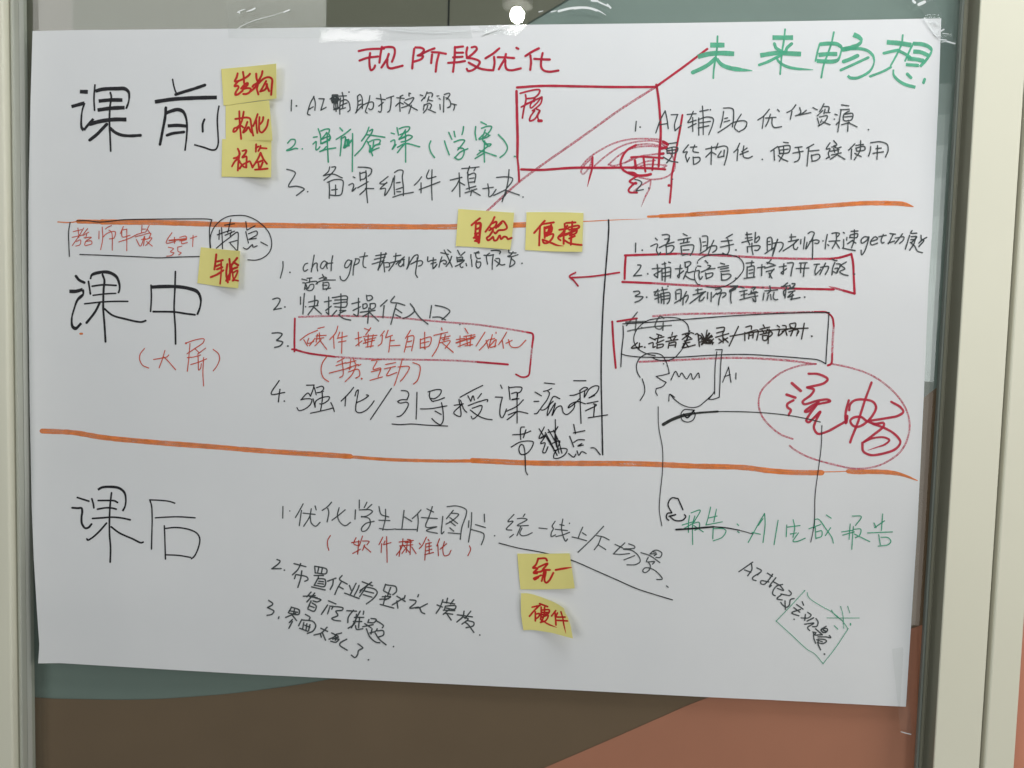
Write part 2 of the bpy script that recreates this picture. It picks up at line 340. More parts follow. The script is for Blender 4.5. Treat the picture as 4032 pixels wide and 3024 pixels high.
INKDATA = '''
# part|label|ink|width(px window)|x0,y0,scale|layer   then strokes lines; note lines start with @note
P heading|large black brush heading 课前|black|26|260,300,3.456|1
k52 190,210 300,215
k50 75,415 255,365! 220,480 215,700 245,735! 300,665 375,580
w24 395,120 382,300 390,465
k52 400,205 500,178 700,170 800,172 852,215 862,280 850,360 820,445
k52 445,340 600,325 770,325
k52 430,462 600,438 800,428
k56 315,655 480,612 650,590 825,590
w26 605,225 618,280 600,420 593,620 600,800 610,1020
w44 555,655 500,712 420,795 325,870
w42 600,705 670,765 760,802 870,812 1015,805
w22 1452,45 1470,140 1500,225 1520,245
w42 1495,250 1600,215 1750,170 1890,122
k54 1210,350 1450,315 1750,297 2055,290
w38 1360,430 1350,560 1320,720 1280,930
k50 1365,500! 1420,480 1520,455 1590,480 1630,550 1648,680 1640,850 1620,1015
k46 1385,677 1520,670 1640,680
w40 1375,805 1450,780 1605,760
w30 1885,590 1862,650 1862,755
k24 2085,400 2070,480 2060,600 2070,800 2070,930 2040,995 1990,1005 1880,970 1745,932
P heading|dark red marker heading 现阶段优化|darkred|25|1390,170,2.665|1
60,83 150,65 325,58
70,183 150,155 265,140
180,105 172,180 180,265 190,285 220,265 232,235
303,40 290,110 278,205
310,48 380,40 430,50 440,90 430,140 410,195
375,115 360,160 330,210 300,255
362,170 360,220 370,255 400,265 450,255 520,237
643,60 630,160 622,265
655,45 720,50 745,70 720,110 680,130
680,130 735,135 720,165 640,195
855,55 790,80 730,110
830,95 900,98 975,112
830,120 820,210
900,120 880,200 868,300
1070,40 1065,170 1050,300
1070,45 1155,35
1080,100 1155,100
1050,150 1150,143
1000,207 1100,200 1175,188
1200,45 1190,100 1195,145
1245,45 1285,38 1300,60 1270,100 1210,150
1195,155 1270,165 1330,195 1310,240 1250,285 1205,290 1195,270
1215,205 1270,235 1330,265 1400,280 1460,285
1535,55 1470,110 1390,160
1480,145 1485,210 1472,285
1520,148 1600,150 1690,157
1605,115 1590,170 1560,220 1530,275
1600,180 1600,240 1615,275 1660,285 1720,275 1760,265
1715,50 1735,60
1950,55 1880,90 1810,135
1862,130 1868,200 1860,280
1903,165 1980,170 2065,172
1990,105 1975,180 1975,250 2000,285 2060,300 2155,288
P heading|light green chisel marker heading 未来畅想|green|17|2700,100,2.212|1
k44 212,172 338,172
k44 105,275 200,250 300,242 422,248
277,95 272,200 258,300 245,380 240,460
w36 258,290 200,340 140,375 62,410
k38t 270,292 310,340 380,370 470,385 580,395
k42 755,107 935,107
865,35 855,130 840,220 830,320 822,425
w28 772,160 785,195 830,225
w28 922,160 880,200 870,225 830,240
k42 648,262 800,240 900,245 1005,250
w25 830,260 780,285 720,315 640,345
k26t 785,270 810,315 870,355 950,375 1110,387
1165,165 1150,220 1130,310
k36 1165,165 1250,158 1320,165 1355,195 1350,240 1325,300 1280,315 1140,310
k38 1155,258 1230,250 1320,250
1290,60 1270,150 1240,240 1200,350 1180,455
k44 1460,80 1510,105 1530,135 1500,170 1440,195 1360,212
k28 1370,210 1450,203 1530,205 1590,225 1630,265 1640,320 1610,390 1550,435 1480,460 1430,455 1410,438
w34 1375,315 1430,295 1495,265
w24 1350,390 1450,345 1590,280
k42 1750,147 1850,155 1965,172
1890,85 1880,160 1840,250 1785,350
w26 1725,243 1800,225 1850,215
w22 1785,365 1720,400 1605,445
w28 1860,225 1910,250 1955,280
1985,150 1950,220 1910,310
k36 1985,160 2060,165 2120,190 2140,220 2110,280 2040,360
k38 1980,228 2050,235 2110,262
k36 1930,290 2000,295 2075,310
k30 1915,342 1970,345 2030,350
k28 1808,385 1810,430 1840,470 1900,510 2000,540
w30 1930,425 1960,455
w26 2080,470 2070,500
P handwriting|grey pen line 1 below the red heading|gray|19|1120,320,3.16|2
90,235 85,370
w28 150,308
370,190 330,260 300,350 290,410 320,422
365,190 385,270 380,360
310,348 360,318
430,217 495,220! 475,290 455,360! 520,325
570,220 640,190 700,185 770,182
w30 600,175 660,175
w30 590,210 600,260 650,270
w30 600,190 650,260 670,210 600,240 680,230
620,270 620,340 640,345
645,180 640,280 645,375
w30 620,350 660,340 680,330
660,220 665,330
w30 600,265 660,205 640,270 610,220
700,210 690,320 690,410
700,250 760,230 800,260 815,310 815,360 790,380
720,140 735,220 725,330
690,310 730,290 780,270
690,350 760,330
w26 805,136
910,185 915,290 895,390
915,185 940,165 965,200 970,340
925,250 950,235
920,300 955,285
885,395 930,345 985,290
980,295 1050,265 1100,260 1110,300 1095,345 1070,355 1050,340
1065,180 1050,260 1020,340 1010,380 1030,395
1145,213 1255,230
1195,165 1210,280 1205,370 1190,385 1170,375
1175,310 1230,265
1270,215 1310,200 1360,185
1330,200 1325,290 1310,365 1285,385
1400,205 1490,215
1475,175 1440,190
1445,190 1435,280 1440,375
1440,260 1410,285 1385,310
1440,265 1480,285
1550,148 1570,152
1550,160 1552,185
1505,235 1550,220 1610,205 1590,250 1540,300 1460,330
1490,260 1540,295 1600,330 1655,360
1580,300 1550,400
1690,170 1720,180
1705,245 1740,200
1775,135 1750,200 1740,215
1775,150 1830,145 1845,165 1835,195
1800,190 1780,255
1800,235 1845,245
1740,290 1730,360
1740,300 1800,275 1830,295 1815,340
1785,300 1770,345 1730,395
1790,350 1880,390
1900,185 1920,183
1925,215 1940,225
1935,290 1940,350
1985,190 1980,385
1990,165 2050,150 2060,165 2020,225
2010,205 2050,230 2070,280 2060,320 2030,330
2040,325 2060,315
2080,280 2140,295
2105,360 2120,310 2110,290
P handwriting|green pen line 2 ending in a bracketed pair|greenpen|17|1110,470,2.404|2
55,225 90,190 125,195 125,230 90,270 45,295 80,290 130,275 150,278
w20 195,280
300,170 335,165
295,235 325,210 325,240 325,290 345,280 360,260
345,90 365,150 370,230
370,110 420,92 450,95 445,130
425,125 400,160 375,190 430,165 460,165 440,195 380,225
380,230 440,200 460,180
430,130 430,200 435,300 440,405
360,305 420,285 510,270
420,260 390,290 360,305
445,140 460,170 450,200
550,80 575,110
650,95 600,135 515,190
565,170 560,260 552,345
560,185 600,165 600,210 585,270
w22 595,270 605,200 620,195 620,255 632,190 635,250
670,135 670,250 668,405 668,493
w24 600,265 660,200
825,75 800,140 755,205
830,110 860,95 850,130 800,200 760,270 690,345
800,145 880,155 975,170
810,210 850,290
815,220 870,195 930,195 925,225 880,250 830,310
840,250 830,310 880,285 920,270
870,210 860,280
880,245 930,235
840,290 860,345
1035,130 1065,138
1030,210 1065,195 1070,230 1045,285 1080,240
1090,80 1105,150
1110,90 1160,72 1210,75 1195,110 1120,145
1170,100 1130,165 1110,185 1175,165
1110,190 1200,150 1235,165 1190,200 1130,215
1170,110 1172,250 1172,405
1095,265 1170,230 1305,260
1165,230 1130,270 1095,315
1410,205 1395,250 1410,310 1445,362
1580,125 1610,190
1630,115 1640,165
1720,70 1715,110 1705,145
1540,205 1560,270 1585,335
1630,215 1690,195 1730,200 1710,235 1665,290
1670,270 1720,280 1725,320 1700,370 1665,380 1635,360
1640,360 1690,310 1760,278
1885,25 1935,50
1835,70 1830,130 1840,195
1890,85 1950,65 1985,70 1970,110 1900,185
1865,185 1900,150
1870,190 1940,170 1970,150
1925,100 1900,190 1930,230 1980,235 1960,255 1930,235
1920,205 1915,300 1918,405
1920,215 1950,250 1925,275 1850,335
1870,295 1920,310 2030,348
1915,320 1830,370
1930,130 1960,150
2050,145 2110,210 2135,270 2110,325 2065,362
2200,350 2210,352
P handwriting|grey pen line 3 of the top row|gray|14|1120,640,2.304|2
22,62 75,75 100,95 80,140 40,205 40,220 110,215 180,240 150,270 110,300
w17 212,265
412,40 400,80 355,120
430,42 465,40 460,60 420,110 360,160
355,120 440,105 525,140
405,175 410,250 407,325
390,180 460,155 530,165 530,230 515,290 480,300 415,295
465,205 465,290
430,250 480,243
625,130 640,138
585,205 620,190 630,210 615,260 650,230
685,90 690,165
670,42 740,45 790,60 785,100 760,125
690,100 740,90 730,145 695,155
740,75 745,160 745,250 755,365
665,230 760,175
685,290 720,260 740,240
735,235 810,237
940,128 900,160 865,190 900,195 930,185
930,180 870,240 915,235 910,300 960,230 990,140
1000,90 1040,68 1075,75 1070,130 1080,230 1080,300
1000,120 995,200 1000,290
1015,185 1050,180
1015,245 1075,225
1020,265 1055,265
985,315 1060,290 1170,270
1245,130 1215,170 1180,205
1240,185 1240,275
1312,68 1290,130 1300,145 1375,128
1225,245 1320,210 1410,175
1340,65 1335,200 1340,340
1505,160 1610,135
1585,95 1590,200 1592,310
1590,150 1560,210 1520,262
1590,180 1635,205
1610,55 1680,50 1765,40
1680,35 1660,95
1735,45 1720,75
1665,90 1665,150 1680,245
1670,115 1720,95 1735,110 1725,180
1680,145 1720,140
1680,180 1725,175
1650,240 1735,215
1640,275 1700,255 1745,240
1700,250 1690,300
1710,260 1775,298
1800,238 1895,225
1845,195 1855,260 1855,310 1880,300 1920,245
1925,135 2010,130 2070,145 2060,180 2020,230
1900,298 1960,270 2010,245
2038,65 2030,160 2010,250 1975,355
2020,255 2130,295
2010,250 2010,285 1975,330
w17 2165,313
P drawn_box|red hand-drawn screen outline|darkred|24|1880,170,2.404|1
375,420 600,405 1000,410 1300,415 1690,415
w26 370,455 375,700 380,900 378,1085
w20 380,1095 390,1200 395,1310
1693,395 1710,500 1725,650 1735,850 1725,1000 1715,1165
415,1195 600,1200 900,1180 1200,1180 1450,1178 1700,1188 1775,1195
w18 405,475 480,455 560,440 590,445 580,480 540,515 475,525
w18 455,490 460,530 440,620 425,710
w16 470,570 540,550
w18 415,605 500,560 610,510
w16 545,520 500,590 505,615 560,570 610,510 600,570 560,610 520,640
w18 540,640 500,700 495,735 540,720 590,640
w16 560,625 590,640 570,690 580,735
w30 580,735 605,735
P diagonal_line|long diagonal red line across the drawn box|darkred|22|1880,170,2.404|1
2175,55 1950,225 1700,405
P diagonal_line|faded pink end of the diagonal line|pink|24|1880,170,2.404|0
1725,390 1350,630 1000,880 560,1190 400,1310 90,1590
P doodle|pink scribbled arcs beside the drawn box|pink|18|1880,170,2.404|0
980,1170 1050,1090 1150,1020 1300,945 1450,910 1600,905 1720,915 1800,955
1090,1075 1060,1170 1000,1240 980,1220 1010,1160 1090,1080
1110,1160 1200,1080 1350,980 1500,935 1700,930 1790,985
1240,1150 1330,1070 1450,1000 1600,975 1730,980
1240,1150 1290,1160 1400,1130 1550,1070 1740,1045
1400,1130 1480,1080
1455,1180 1600,1120 1680,1110
t1640,1300 1630,1370 1590,1450 1550,1550
1500,1180 1600,1150 1780,1155
1740,1190 1790,1160
1500,965 1600,955 1700,965 1780,1000 1850,1080 1870,1170 1850,1220 1780,1270 1650,1290 1530,1270
1480,1400 1560,1340 1640,1295
P doodle|dark red hand doodle in a circle with an upright line|darkred|20|1880,170,2.404|1
w22 1500,965 1420,1010 1370,1080 1355,1150 1380,1200 1450,1240 1510,1262
t1090,1080 1085,1180 1060,1280 1040,1360
1455,1080 1550,1075 1755,1088
w26 1490,1110 1500,1185
1570,1070 1590,1215
1665,1100 1655,1200
w26 1430,1225 1480,1230 1510,1250 1600,1250 1640,1240
1500,1265 1440,1310 1505,1330 1500,1320 1430,1390 1440,1410 1510,1415
w26 1720,1050 1760,1045
w24 1455,1180 1490,1178
1940,680 1920,800 1890,960 1860,1140 1840,1250 1835,1350 1820,1510
w28 1812,1347
w30 1760,935 1800,958
w26 1735,1000 1790,985
P handwriting|grey digit 2 and dots under the hand doodle|gray|14|1880,170,2.404|2
1490,1290 1530,1300 1555,1320 1500,1400! 1570,1385
w20 1622,1372
w18 1845,1288
P handwriting|grey pen line 1 below the green heading|gray|14|2480,400,2.304|2
58,180 50,268
w20 93,232
320,85 280,160 235,285
320,85 335,150 348,245
265,212 340,200
375,120 435,118
430,125 405,215 410,265! 455,225 465,215
520,118 600,110
575,90 545,160 525,190 600,170
570,145 570,270
530,235 600,200
635,90 710,75
658,42 665,150 665,300
625,150 625,305
620,165 700,140 755,155 750,210 715,300
625,195 730,180
620,240 715,220
w18 730,75
850,90 840,160 820,235
850,60 905,58 935,70 940,150 930,230
860,155 885,148
855,185 905,172
800,282 880,230 940,190 1040,175 1060,190 1045,240 990,275
1010,115 970,180 950,240 980,270
w20 1055,225
1265,70 1215,130 1160,168
1215,140 1200,245
1230,150 1325,143
1275,115 1250,190 1230,225
1290,150 1290,210 1310,235 1375,228
1340,72 1355,90
1505,30 1470,75 1425,100
1470,90 1455,160
1540,55 1550,100 1530,120 1640,100
1600,80 1560,110 1500,130
1660,55 1700,75
1700,130 1750,80
1760,20 1740,60 1720,90
1760,45 1805,50 1800,90
1770,70 1760,110
1775,100 1815,100
1700,150 1720,220
1720,140 1790,130 1770,180 1710,222
1740,165 1730,190
1750,185 1815,210
1860,115 1880,122
w18 1855,160
1870,210 1900,180
1920,30 1985,40
1910,75 1990,70
1915,80 1885,275
1990,85 1940,120 1940,170 2010,165 2020,110 1950,115
1945,140 2010,135
1980,170 1975,270
1920,210 1990,190
1990,195 2060,230
w18 2163,255
P handwriting|grey pen second line below the green heading|gray|15|2600,550,2.404|2
80,38 155,28
60,90 65,130
65,85 130,70 165,80 150,120 70,130
70,105 150,95
110,75 110,150 60,220
30,165 90,200 165,215
265,50 215,120 255,115 240,150 255,210! 275,170
285,72 345,68
325,52 310,110 360,122
310,165 315,235
310,170 370,170 375,195 345,225 315,235
430,90 520,70
485,65 480,235
485,110 430,165
490,120 525,140
545,35 525,90
530,75 610,60 635,75 630,150 605,240
575,110 545,165 600,155
605,100 600,160
750,35 725,90 695,120
735,95 725,200
820,80 770,115
790,60 780,130 790,165 830,175 870,158
755,140 830,110
w19 965,187
1110,65 1045,110
1075,100 1080,195
1165,25 1210,30
1115,70 1200,55 1225,60 1215,120 1125,130
1120,75 1130,135
1125,100 1210,90
1165,60 1165,130 1125,205
1115,150 1150,180 1205,205
1275,75 1340,68
1255,128 1350,110
1305,75 1320,150 1305,195 1270,212
1450,45 1385,80
1405,80 1395,170 1388,250
1400,110 1500,100
1430,145 1435,205
1430,150 1500,140 1510,165 1480,195 1435,205
1605,30 1570,90 1605,85 1590,130 1600,170
1570,180 1600,160
1620,70 1660,65
1640,10 1670,50 1640,60 1670,80 1710,70
1610,110 1690,95
1640,85 1650,120
1620,145 1710,125
1680,80 1680,130 1610,185
1670,140 1745,185
1840,40 1780,100
1810,90 1805,185
1850,55 1920,45
1850,80 1930,65 1935,95 1860,110
1850,80 1860,110
1895,10 1890,100 1835,190
1840,130 1900,160
1990,65 1985,110 1970,155
1990,30 2080,20 2145,45 2155,100 2130,165
2040,85 2090,80
2010,130 2110,115
2055,55 2050,185
P handwriting|small orange-red words in the black box|redpen|10|220,780,2.458|2
215,290 225,380
170,325 250,305
160,380 270,355
270,290 230,360 160,460
200,420 240,405 235,450 195,465
310,295 270,345
265,360 320,330
300,350 290,390
275,385 345,380 290,420 280,455
290,420 345,415 350,440 290,460
420,320 418,395
450,280 455,390 435,500
480,300 500,285 540,265
455,380 500,340 575,325 565,385 520,395
515,310 540,330 548,505
655,275 625,345
640,310 690,300
640,310 645,375 720,360
610,425 700,395 790,350
688,310 688,510
790,350 860,330
835,265 830,340
835,300 870,300
770,375 850,355
780,400 820,465 860,370 850,460
830,400 870,395
905,265 870,330
885,300 920,350
860,350 920,340 905,385
870,400 930,385 900,430 870,460
880,420 935,465
1125,335 1075,410 1070,435 1160,420
1150,380 1150,440
1200,380 1260,370 1265,400 1200,415
1225,400 1220,440 1275,430
w18 1100,410 1260,395
1305,390 1365,370
1330,360 1325,470
1090,475 1140,490 1110,520 1145,530 1120,555 1075,562
1180,475 1185,515 1215,530 1190,550
1180,475 1220,465
P drawn_box|black box around the small orange-red words|black|12|220,780,2.458|3
140,235 125,330 128,450 133,565
205,220 300,218 420,232 520,225 650,210 850,205 1200,202 1470,203 1510,210! 1490,290 1490,400 1495,485
235,545 500,555 850,570 1000,578 1200,570 1390,566
P drawn_circle|black circle with two characters inside|black|12|220,780,2.458|3
1500,485 1495,400 1510,330 1560,250 1650,185 1750,168 1850,175 1970,235 2060,330 2090,430 2075,510 2020,570 1940,600 1860,597
1695,205 1665,335
1635,262 1730,248
1605,285 1612,400 1615,490
1565,355 1620,335 1700,310
1585,310 1580,400
1555,485 1620,430 1700,370
1640,360 1730,320
1700,325 1690,370 1760,330 1765,420 1760,505
1680,430 1755,410
1690,440 1750,505
1840,228 1850,310
1850,310 1930,268
1840,325 1865,435
1865,345 1945,320 1950,350 1870,400
1870,400 1940,390
1815,480 1850,495 1905,450 1910,475 1950,462
1985,425 2050,460
P heading|large black brush heading 课中|black|22|240,1050,3.352|1
w36 200,125 240,175 310,210
k48 112,325 200,325 290,300! 295,360 220,440 175,560 145,680 155,790 195,815 270,745
k44 390,165 410,110 520,75 630,75 730,130 770,220 775,300 758,350
w24 365,195 380,290 390,360
w24 415,258 550,240 730,247
w20 425,378 600,358 725,352
w22 315,490 550,465 720,458 885,458
w28 550,105 575,180 565,300 560,460 560,560 575,750 590,990
w32 510,485 450,600 340,740
w26 575,555 680,640 850,690 1060,730 1120,712
1190,245 1195,400 1185,590
k46 1195,270 1350,262 1550,265 1700,290 1800,330 1845,420 1840,520 1800,635
w26 1220,593 1500,598 1650,620 1770,635
w24 1512,65 1505,300 1495,550 1510,800 1515,1020
P marker_dot|small orange marker dot|orange|30|240,1050,3.352|0
257,885 280,885
P handwriting|orange-red bracketed words below the middle heading|redpen|15|240,1050,3.352|2
1105,1080 1050,1150 1040,1220 1080,1300 1160,1338
1225,1225 1340,1205 1400,1190 1425,1165
1375,1105 1340,1220 1298,1335
1360,1190 1420,1250 1515,1360
2010,1090 2080,1150 2095,1220 2060,1310 2012,1375
w32 1652,1010
1660,1005 1780,965 1890,955 1880,1000 1770,1080 1665,1150
1705,1015 1690,1200 1670,1380
1770,1080 1825,1135
1910,1075 1805,1155
1670,1200 1760,1190 1845,1165
1715,1292 1820,1260 1925,1215
1810,1180 1815,1280 1820,1365 1845,1340 1855,1280
1885,1200 1875,1400 1885,1574
P handwriting|grey words chat gpt and the small words below|gray|23|1060,1020,3.95|2
215,40 215,130 175,295
w32 325,207
600,65 560,80 530,150 550,190 600,165
701,-60 680,60 655,200
660,150 710,70 745,65 745,130 755,185
905,60 860,30 820,60 800,130 830,150 880,90 905,50 895,120 905,145
989,-51 970,60 965,180
900,70 990,60
1280,30 1230,15 1180,80 1180,130 1210,135 1260,80 1285,20 1270,130 1230,270 1170,335 1120,320 1103,270
1351,-5 1315,120 1305,250
1340,-5 1400,5 1390,60 1315,100
1490,-98 1460,50 1470,120 1505,135
1410,-30 1530,-50
510,310 590,330
590,300 665,293
635,295 625,365
525,370 560,375 550,475
560,375 640,355 740,350 750,385
730,390 770,355 860,330 1030,325
575,400 600,460 640,400 690,395 695,440 660,485 600,485 565,450
830,240 850,280
780,305 860,280 890,290
w30 850,310 890,300
840,365 840,470
845,370 920,365 930,420 890,480
830,405 900,408
840,470 955,452
P handwriting|grey first line of the middle row|gray|13|1080,960,2.127|2
850,100 940,85
840,130 930,110
820,170 920,140
895,75 890,140 870,220
935,75 910,150 870,215
915,145 925,235
915,160 960,160 965,190 935,195
1000,105 1060,95
970,160 1090,130
1020,80 1010,150 960,225
1090,110 1020,170
1060,150 1040,175 1060,190 1080,170
1085,130 1085,185
P handwriting|grey end of the first middle line|gray|27|1600,970,4.424|2
50,190 40,300 10,395
20,380 80,250 150,160 200,150 190,240 80,310
190,200 185,300 165,430 165,490 195,540
190,260 260,250 285,280 260,330 215,345
375,185 375,260 440,245 515,235
470,200 470,380 520,330
430,305 515,280
465,390 510,350 535,310
600,110 735,140
660,65 720,180 800,360
720,60 775,105
620,185 590,270 570,360
590,275 660,240 700,270 680,310 650,300
790,175 760,260 695,350
895,70 930,140
1020,100 950,160
880,190 890,270
900,200 980,190 970,250 900,265
910,235 970,225
890,270 1010,240 950,300 855,348
940,300 940,350 965,370 985,360
1040,300 1050,340
1125,145 1125,210
1135,230 1145,350
1185,115 1270,115
1260,90 1210,120 1220,190 1245,212 1290,208
1230,240 1215,300 1220,355
1235,275 1290,275 1295,330 1250,380 1225,360
1355,155 1440,160 1520,145
1450,120 1400,160 1400,230 1415,310
1515,145 1500,260 1495,400
1480,75 1570,70 1640,90 1625,130
1560,215 1620,215 1620,290 1575,345
1540,240 1590,280 1660,325 1715,315
1785,65 1790,110 1850,115 1910,115
1860,95 1820,150 1765,175 1830,180 1945,145
1830,200 1800,350
1830,215 1890,270 1880,310 1800,360
w36 2015,297
P handwriting|grey pen line 2 of the middle row|gray|13|1060,1160,2.087|2
30,38 70,28 90,40 75,80 38,125! 60,120 100,113
w17 130,102
258,20 258,80
290,-10 283,70 278,160
w15 300,100
325,62 400,50 395,90
375,10 370,90 320,165
330,100 400,90
370,105 430,160
455,60 510,50
490,20 490,165
465,130 510,95
485,160 470,145
520,25 640,15 640,60
540,45 640,40
530,75 640,65 630,100 540,100
590,-5 590,100 580,170
580,130 620,130
555,130 515,175
570,165 610,195 670,210
585,150 630,130
680,75 745,60
735,30 725,175 695,160
690,130 750,100
800,5 810,50 850,30 840,10 800,10
770,80 775,115 805,100 800,75 770,80
830,75 835,120 870,105 870,75 830,75
750,145 870,130
820,110 810,235
770,180 830,145
830,150 900,218
970,45 915,95
945,90 935,190
1030,15 1000,60 1060,70 1115,88
1045,80 1000,245
1040,115 1090,150
1040,165 1080,185
1160,75 1195,130 1150,175 1100,195
1190,125 1240,190 1305,242
1335,90 1320,190
1365,88 1440,105 1485,135 1460,170 1420,205
1345,185 1400,185 1450,207
w15 1567,245
P handwriting|grey number 3 beside the red box|gray|14|1050,1220,2.048|2
45,188 100,185 125,195 95,235 80,245 130,260 110,290 65,303
w18 172,292
P drawn_box|dark red left side of the red box in the middle column|darkred|16|1050,1220,2.048|1
228,70 225,200 225,335
205,318 240,320
225,320 340,350 550,378
w17 1700,420 1945,440
w14 2010,520 2060,542 2110,530 2125,450 2130,400
2140,300 2145,195 2100,180
P drawn_box|faded pink sides of the red box in the middle column|pink|17|1050,1220,2.048|0
550,378 800,395 1100,400 1500,408 1700,420
260,57 500,50 800,52 1100,68 1400,95 1700,120 1950,155 2100,180
2130,400 2140,300
P handwriting|orange-red words in and under the red box|redpen|10|1050,1220,2.048|2
270,245 330,200 410,165
300,240 330,290
340,230 330,270 380,255
345,290 390,230
415,150 465,138
410,195 400,260
400,210 480,205
425,185 430,240
390,290 440,240
430,245 485,318
400,235 460,225
575,130 560,180 510,240
540,215 545,310
590,180 575,220
570,230 650,210
580,260 640,250
610,180 605,350
715,235 765,220
740,180 745,290
720,290 770,250
790,150 830,165
840,145 800,200
780,215 890,205
790,230 800,270
820,200 815,300
860,200 840,300
780,270 870,245
790,245 880,225
800,300 860,290
950,170 920,210
935,205 925,270 900,290
980,165 960,220
960,225 1015,205
1000,220 985,340
995,250 1030,245
1000,290 1075,285
1160,165 1120,230
1140,215 1110,340
1140,215 1185,210 1170,330
1130,260 1170,250
1125,300 1165,295
1240,235 1240,310
1240,240 1325,220 1310,290 1240,305
1275,180 1275,315
1240,270 1310,255
1265,300 1280,315
1410,145 1415,165
1350,205 1460,180
1410,190 1380,300 1335,375
1400,230 1480,210
1420,240 1470,230
1440,200 1430,250
1400,265 1480,250 1440,310
1420,270 1505,342
1530,240 1600,230
1560,210 1560,295
1545,295 1640,260
1600,150 1625,190
1590,215 1680,200
1600,240 1670,230
1610,210 1620,280
1650,200 1640,290
w14 1530,265 1680,215
1600,290 1660,280
1690,290 1760,180
1790,240 1750,290 1715,325
1770,245 1790,310
1800,240 1840,230
1820,200 1800,300 1850,290
1850,180 1850,190
1800,290 1850,240 1840,300
1935,180 1900,240 1870,280
1900,240 1910,310
1980,245 1930,270
1950,240 1970,295 2030,300 2090,245
490,370 450,430 440,490 460,550 500,578
625,390 570,420
560,450 640,425
505,510 680,465
610,410 615,530 590,545
680,395 670,480
640,430 720,410
700,395 720,440
650,470 740,440
660,500 740,480 750,530 720,550
720,455 690,520 635,578
760,440 740,450
w18 767,555
845,408 920,400
890,415 860,480 920,470 900,540
835,568 935,540
845,500 920,480
960,440 1040,425
950,475 1040,455
1000,470 970,530 1050,505
1060,460 1150,460 1110,540 1080,575
1095,395 1070,490 1030,610
1180,425 1235,450 1235,510 1215,570 1185,598
P handwriting|black number 4 of the middle column|black|9|1050,1480,1.6146|2
80,30 30,115 115,105
85,85 75,165
w12 113,160
P handwriting|black pen line 4 of the middle row|black|19|1160,1490,3.568|2
170,95 275,92! 265,140 225,250! 190,205 90,300! 160,285 240,295 220,370 120,440 60,450 35,410
280,130 305,230
310,130 390,110 410,140 370,190 315,200
330,200 405,183
260,285 290,405! 300,320 400,265 490,260 470,310 380,360 355,355
390,200 390,300 365,460
225,488 380,455 540,415
510,340 540,400 560,465
830,125 780,190 715,260 655,318
720,250 710,385
850,245 870,180 895,160 880,280 860,400 865,460 910,482 1000,450 1080,370 1118,315
870,340 960,300 1040,240 1010,230
1360,140 1200,380 1068,575
1500,170 1580,180 1605,220 1580,300! 1500,300 1450,325 1480,345 1580,335 1600,360 1560,450 1490,525 1440,535
1720,195 1715,400 1708,570
1875,188 2010,155 2060,165 2040,230 1960,285 1920,280
1900,195 1895,250 1925,310 1950,325
1950,320 2030,300 2105,270
1770,428 1900,425 2140,385
2065,340 2085,450 2085,600 2050,648 1990,620 1930,565
1975,458 2060,505
1370,640 1480,648 1650,640 1850,655 2150,668
P handwriting|black end of line 4 with a scribbled out character below|black|19|1770,1480,3.456|2
130,320 150,550 60,505 180,380
65,400 190,380
150,330 200,460 235,495
145,290 300,205 450,130
250,270 290,345! 320,270 340,330
435,240 385,305
255,405 400,350 520,325 515,350
310,440 440,405 430,470 370,550 315,585 295,550
285,465 380,535 480,580 580,597
695,125 715,170
625,287 720,290! 690,420 690,540 715,570 750,520 775,450
805,145 825,320
815,160 920,150 985,160 970,210 920,240
845,240 920,225 915,300 850,320
850,325 945,310
920,230 920,450 920,640
780,480 920,410 1005,325
800,530 930,485 1065,510
920,480 860,540 785,595
1165,220 1250,270
1150,347 1215,345
1155,515 1190,510 1225,460
1290,95 1430,110
1280,210 1340,195 1390,170
1340,210 1360,230 1330,320 1240,455 1270,465 1330,430 1420,280 1500,310
1410,345 1360,400 1330,540 1440,370 1395,540 1460,430 1520,410 1550,500 1590,525 1650,490 1700,420 1700,370
1690,65 1855,65
1640,265 1700,260 1880,170 1840,155 1770,200
1775,200 1780,400 1790,645
1780,300 1700,380 1615,435 1640,390 1740,350 1850,380
1840,210 1835,290 1900,180 1980,135 2030,145 2000,230 1895,300 1975,265
1870,375 2020,345
1850,475 2000,395 1960,380
1975,400 1960,560
1890,570 2150,530
1020,695 975,700 965,790 970,865
860,800 1000,790 1105,750
1040,735 1005,840
840,968 960,900 1090,885 1140,900 1110,990 1040,1060 970,1065 945,1000 970,935 1000,940 1020,1000 1030,1150 1040,1300 1062,1345
1220,720 1290,830
1290,695 1220,850 1300,820 1240,920 1300,910 1270,1040 1300,1045 1340,965
1440,595 1440,750 1430,880
1305,770 1400,950 1465,1080
1345,730 1440,900 1490,1050
1415,740 1480,880 1530,1050
1340,770 1440,740 1475,690
1300,800 1370,920 1430,1020
1370,930 1500,885 1480,960
1420,1020 1540,985 1600,1000 1570,1070 1480,1120 1420,1115 1425,1060 1480,980
w30 1440,800 1460,960
w30 1250,840 1300,815
1690,660 1715,785
1685,775 1840,745
1635,820 1690,965
1690,905 1750,870 1835,870
1800,920 1745,955 1820,940
1620,1055 1690,1105 1720,1065
1735,1020 1760,1080 1800,1030 1860,1055
1925,980 1970,980 2050,1070
P column_line|thin black vertical line between the middle columns|black|7|0,0,1|3
2396,866 2397,900 2386,1050 2375,1200 2369,1350 2367,1480 2370,1640 2373,1790
P handwriting|grey pen lines 1 to 3 of the right middle list|gray|23|2470,910,3.568|2
118,170 115,295
w32 210,268
395,100 420,125
330,212 410,180 425,190 410,270 440,335! 465,300
490,55 560,48 590,65 575,130 540,205
525,115 590,110 580,150
450,232 550,185 655,155
545,205 550,325
550,215 640,205 655,230 610,300 545,325
785,38 840,65
715,125 890,92
800,110 790,150
850,100 840,150
745,175 870,152
755,215 765,330
760,210 860,195 930,200 920,280 885,340
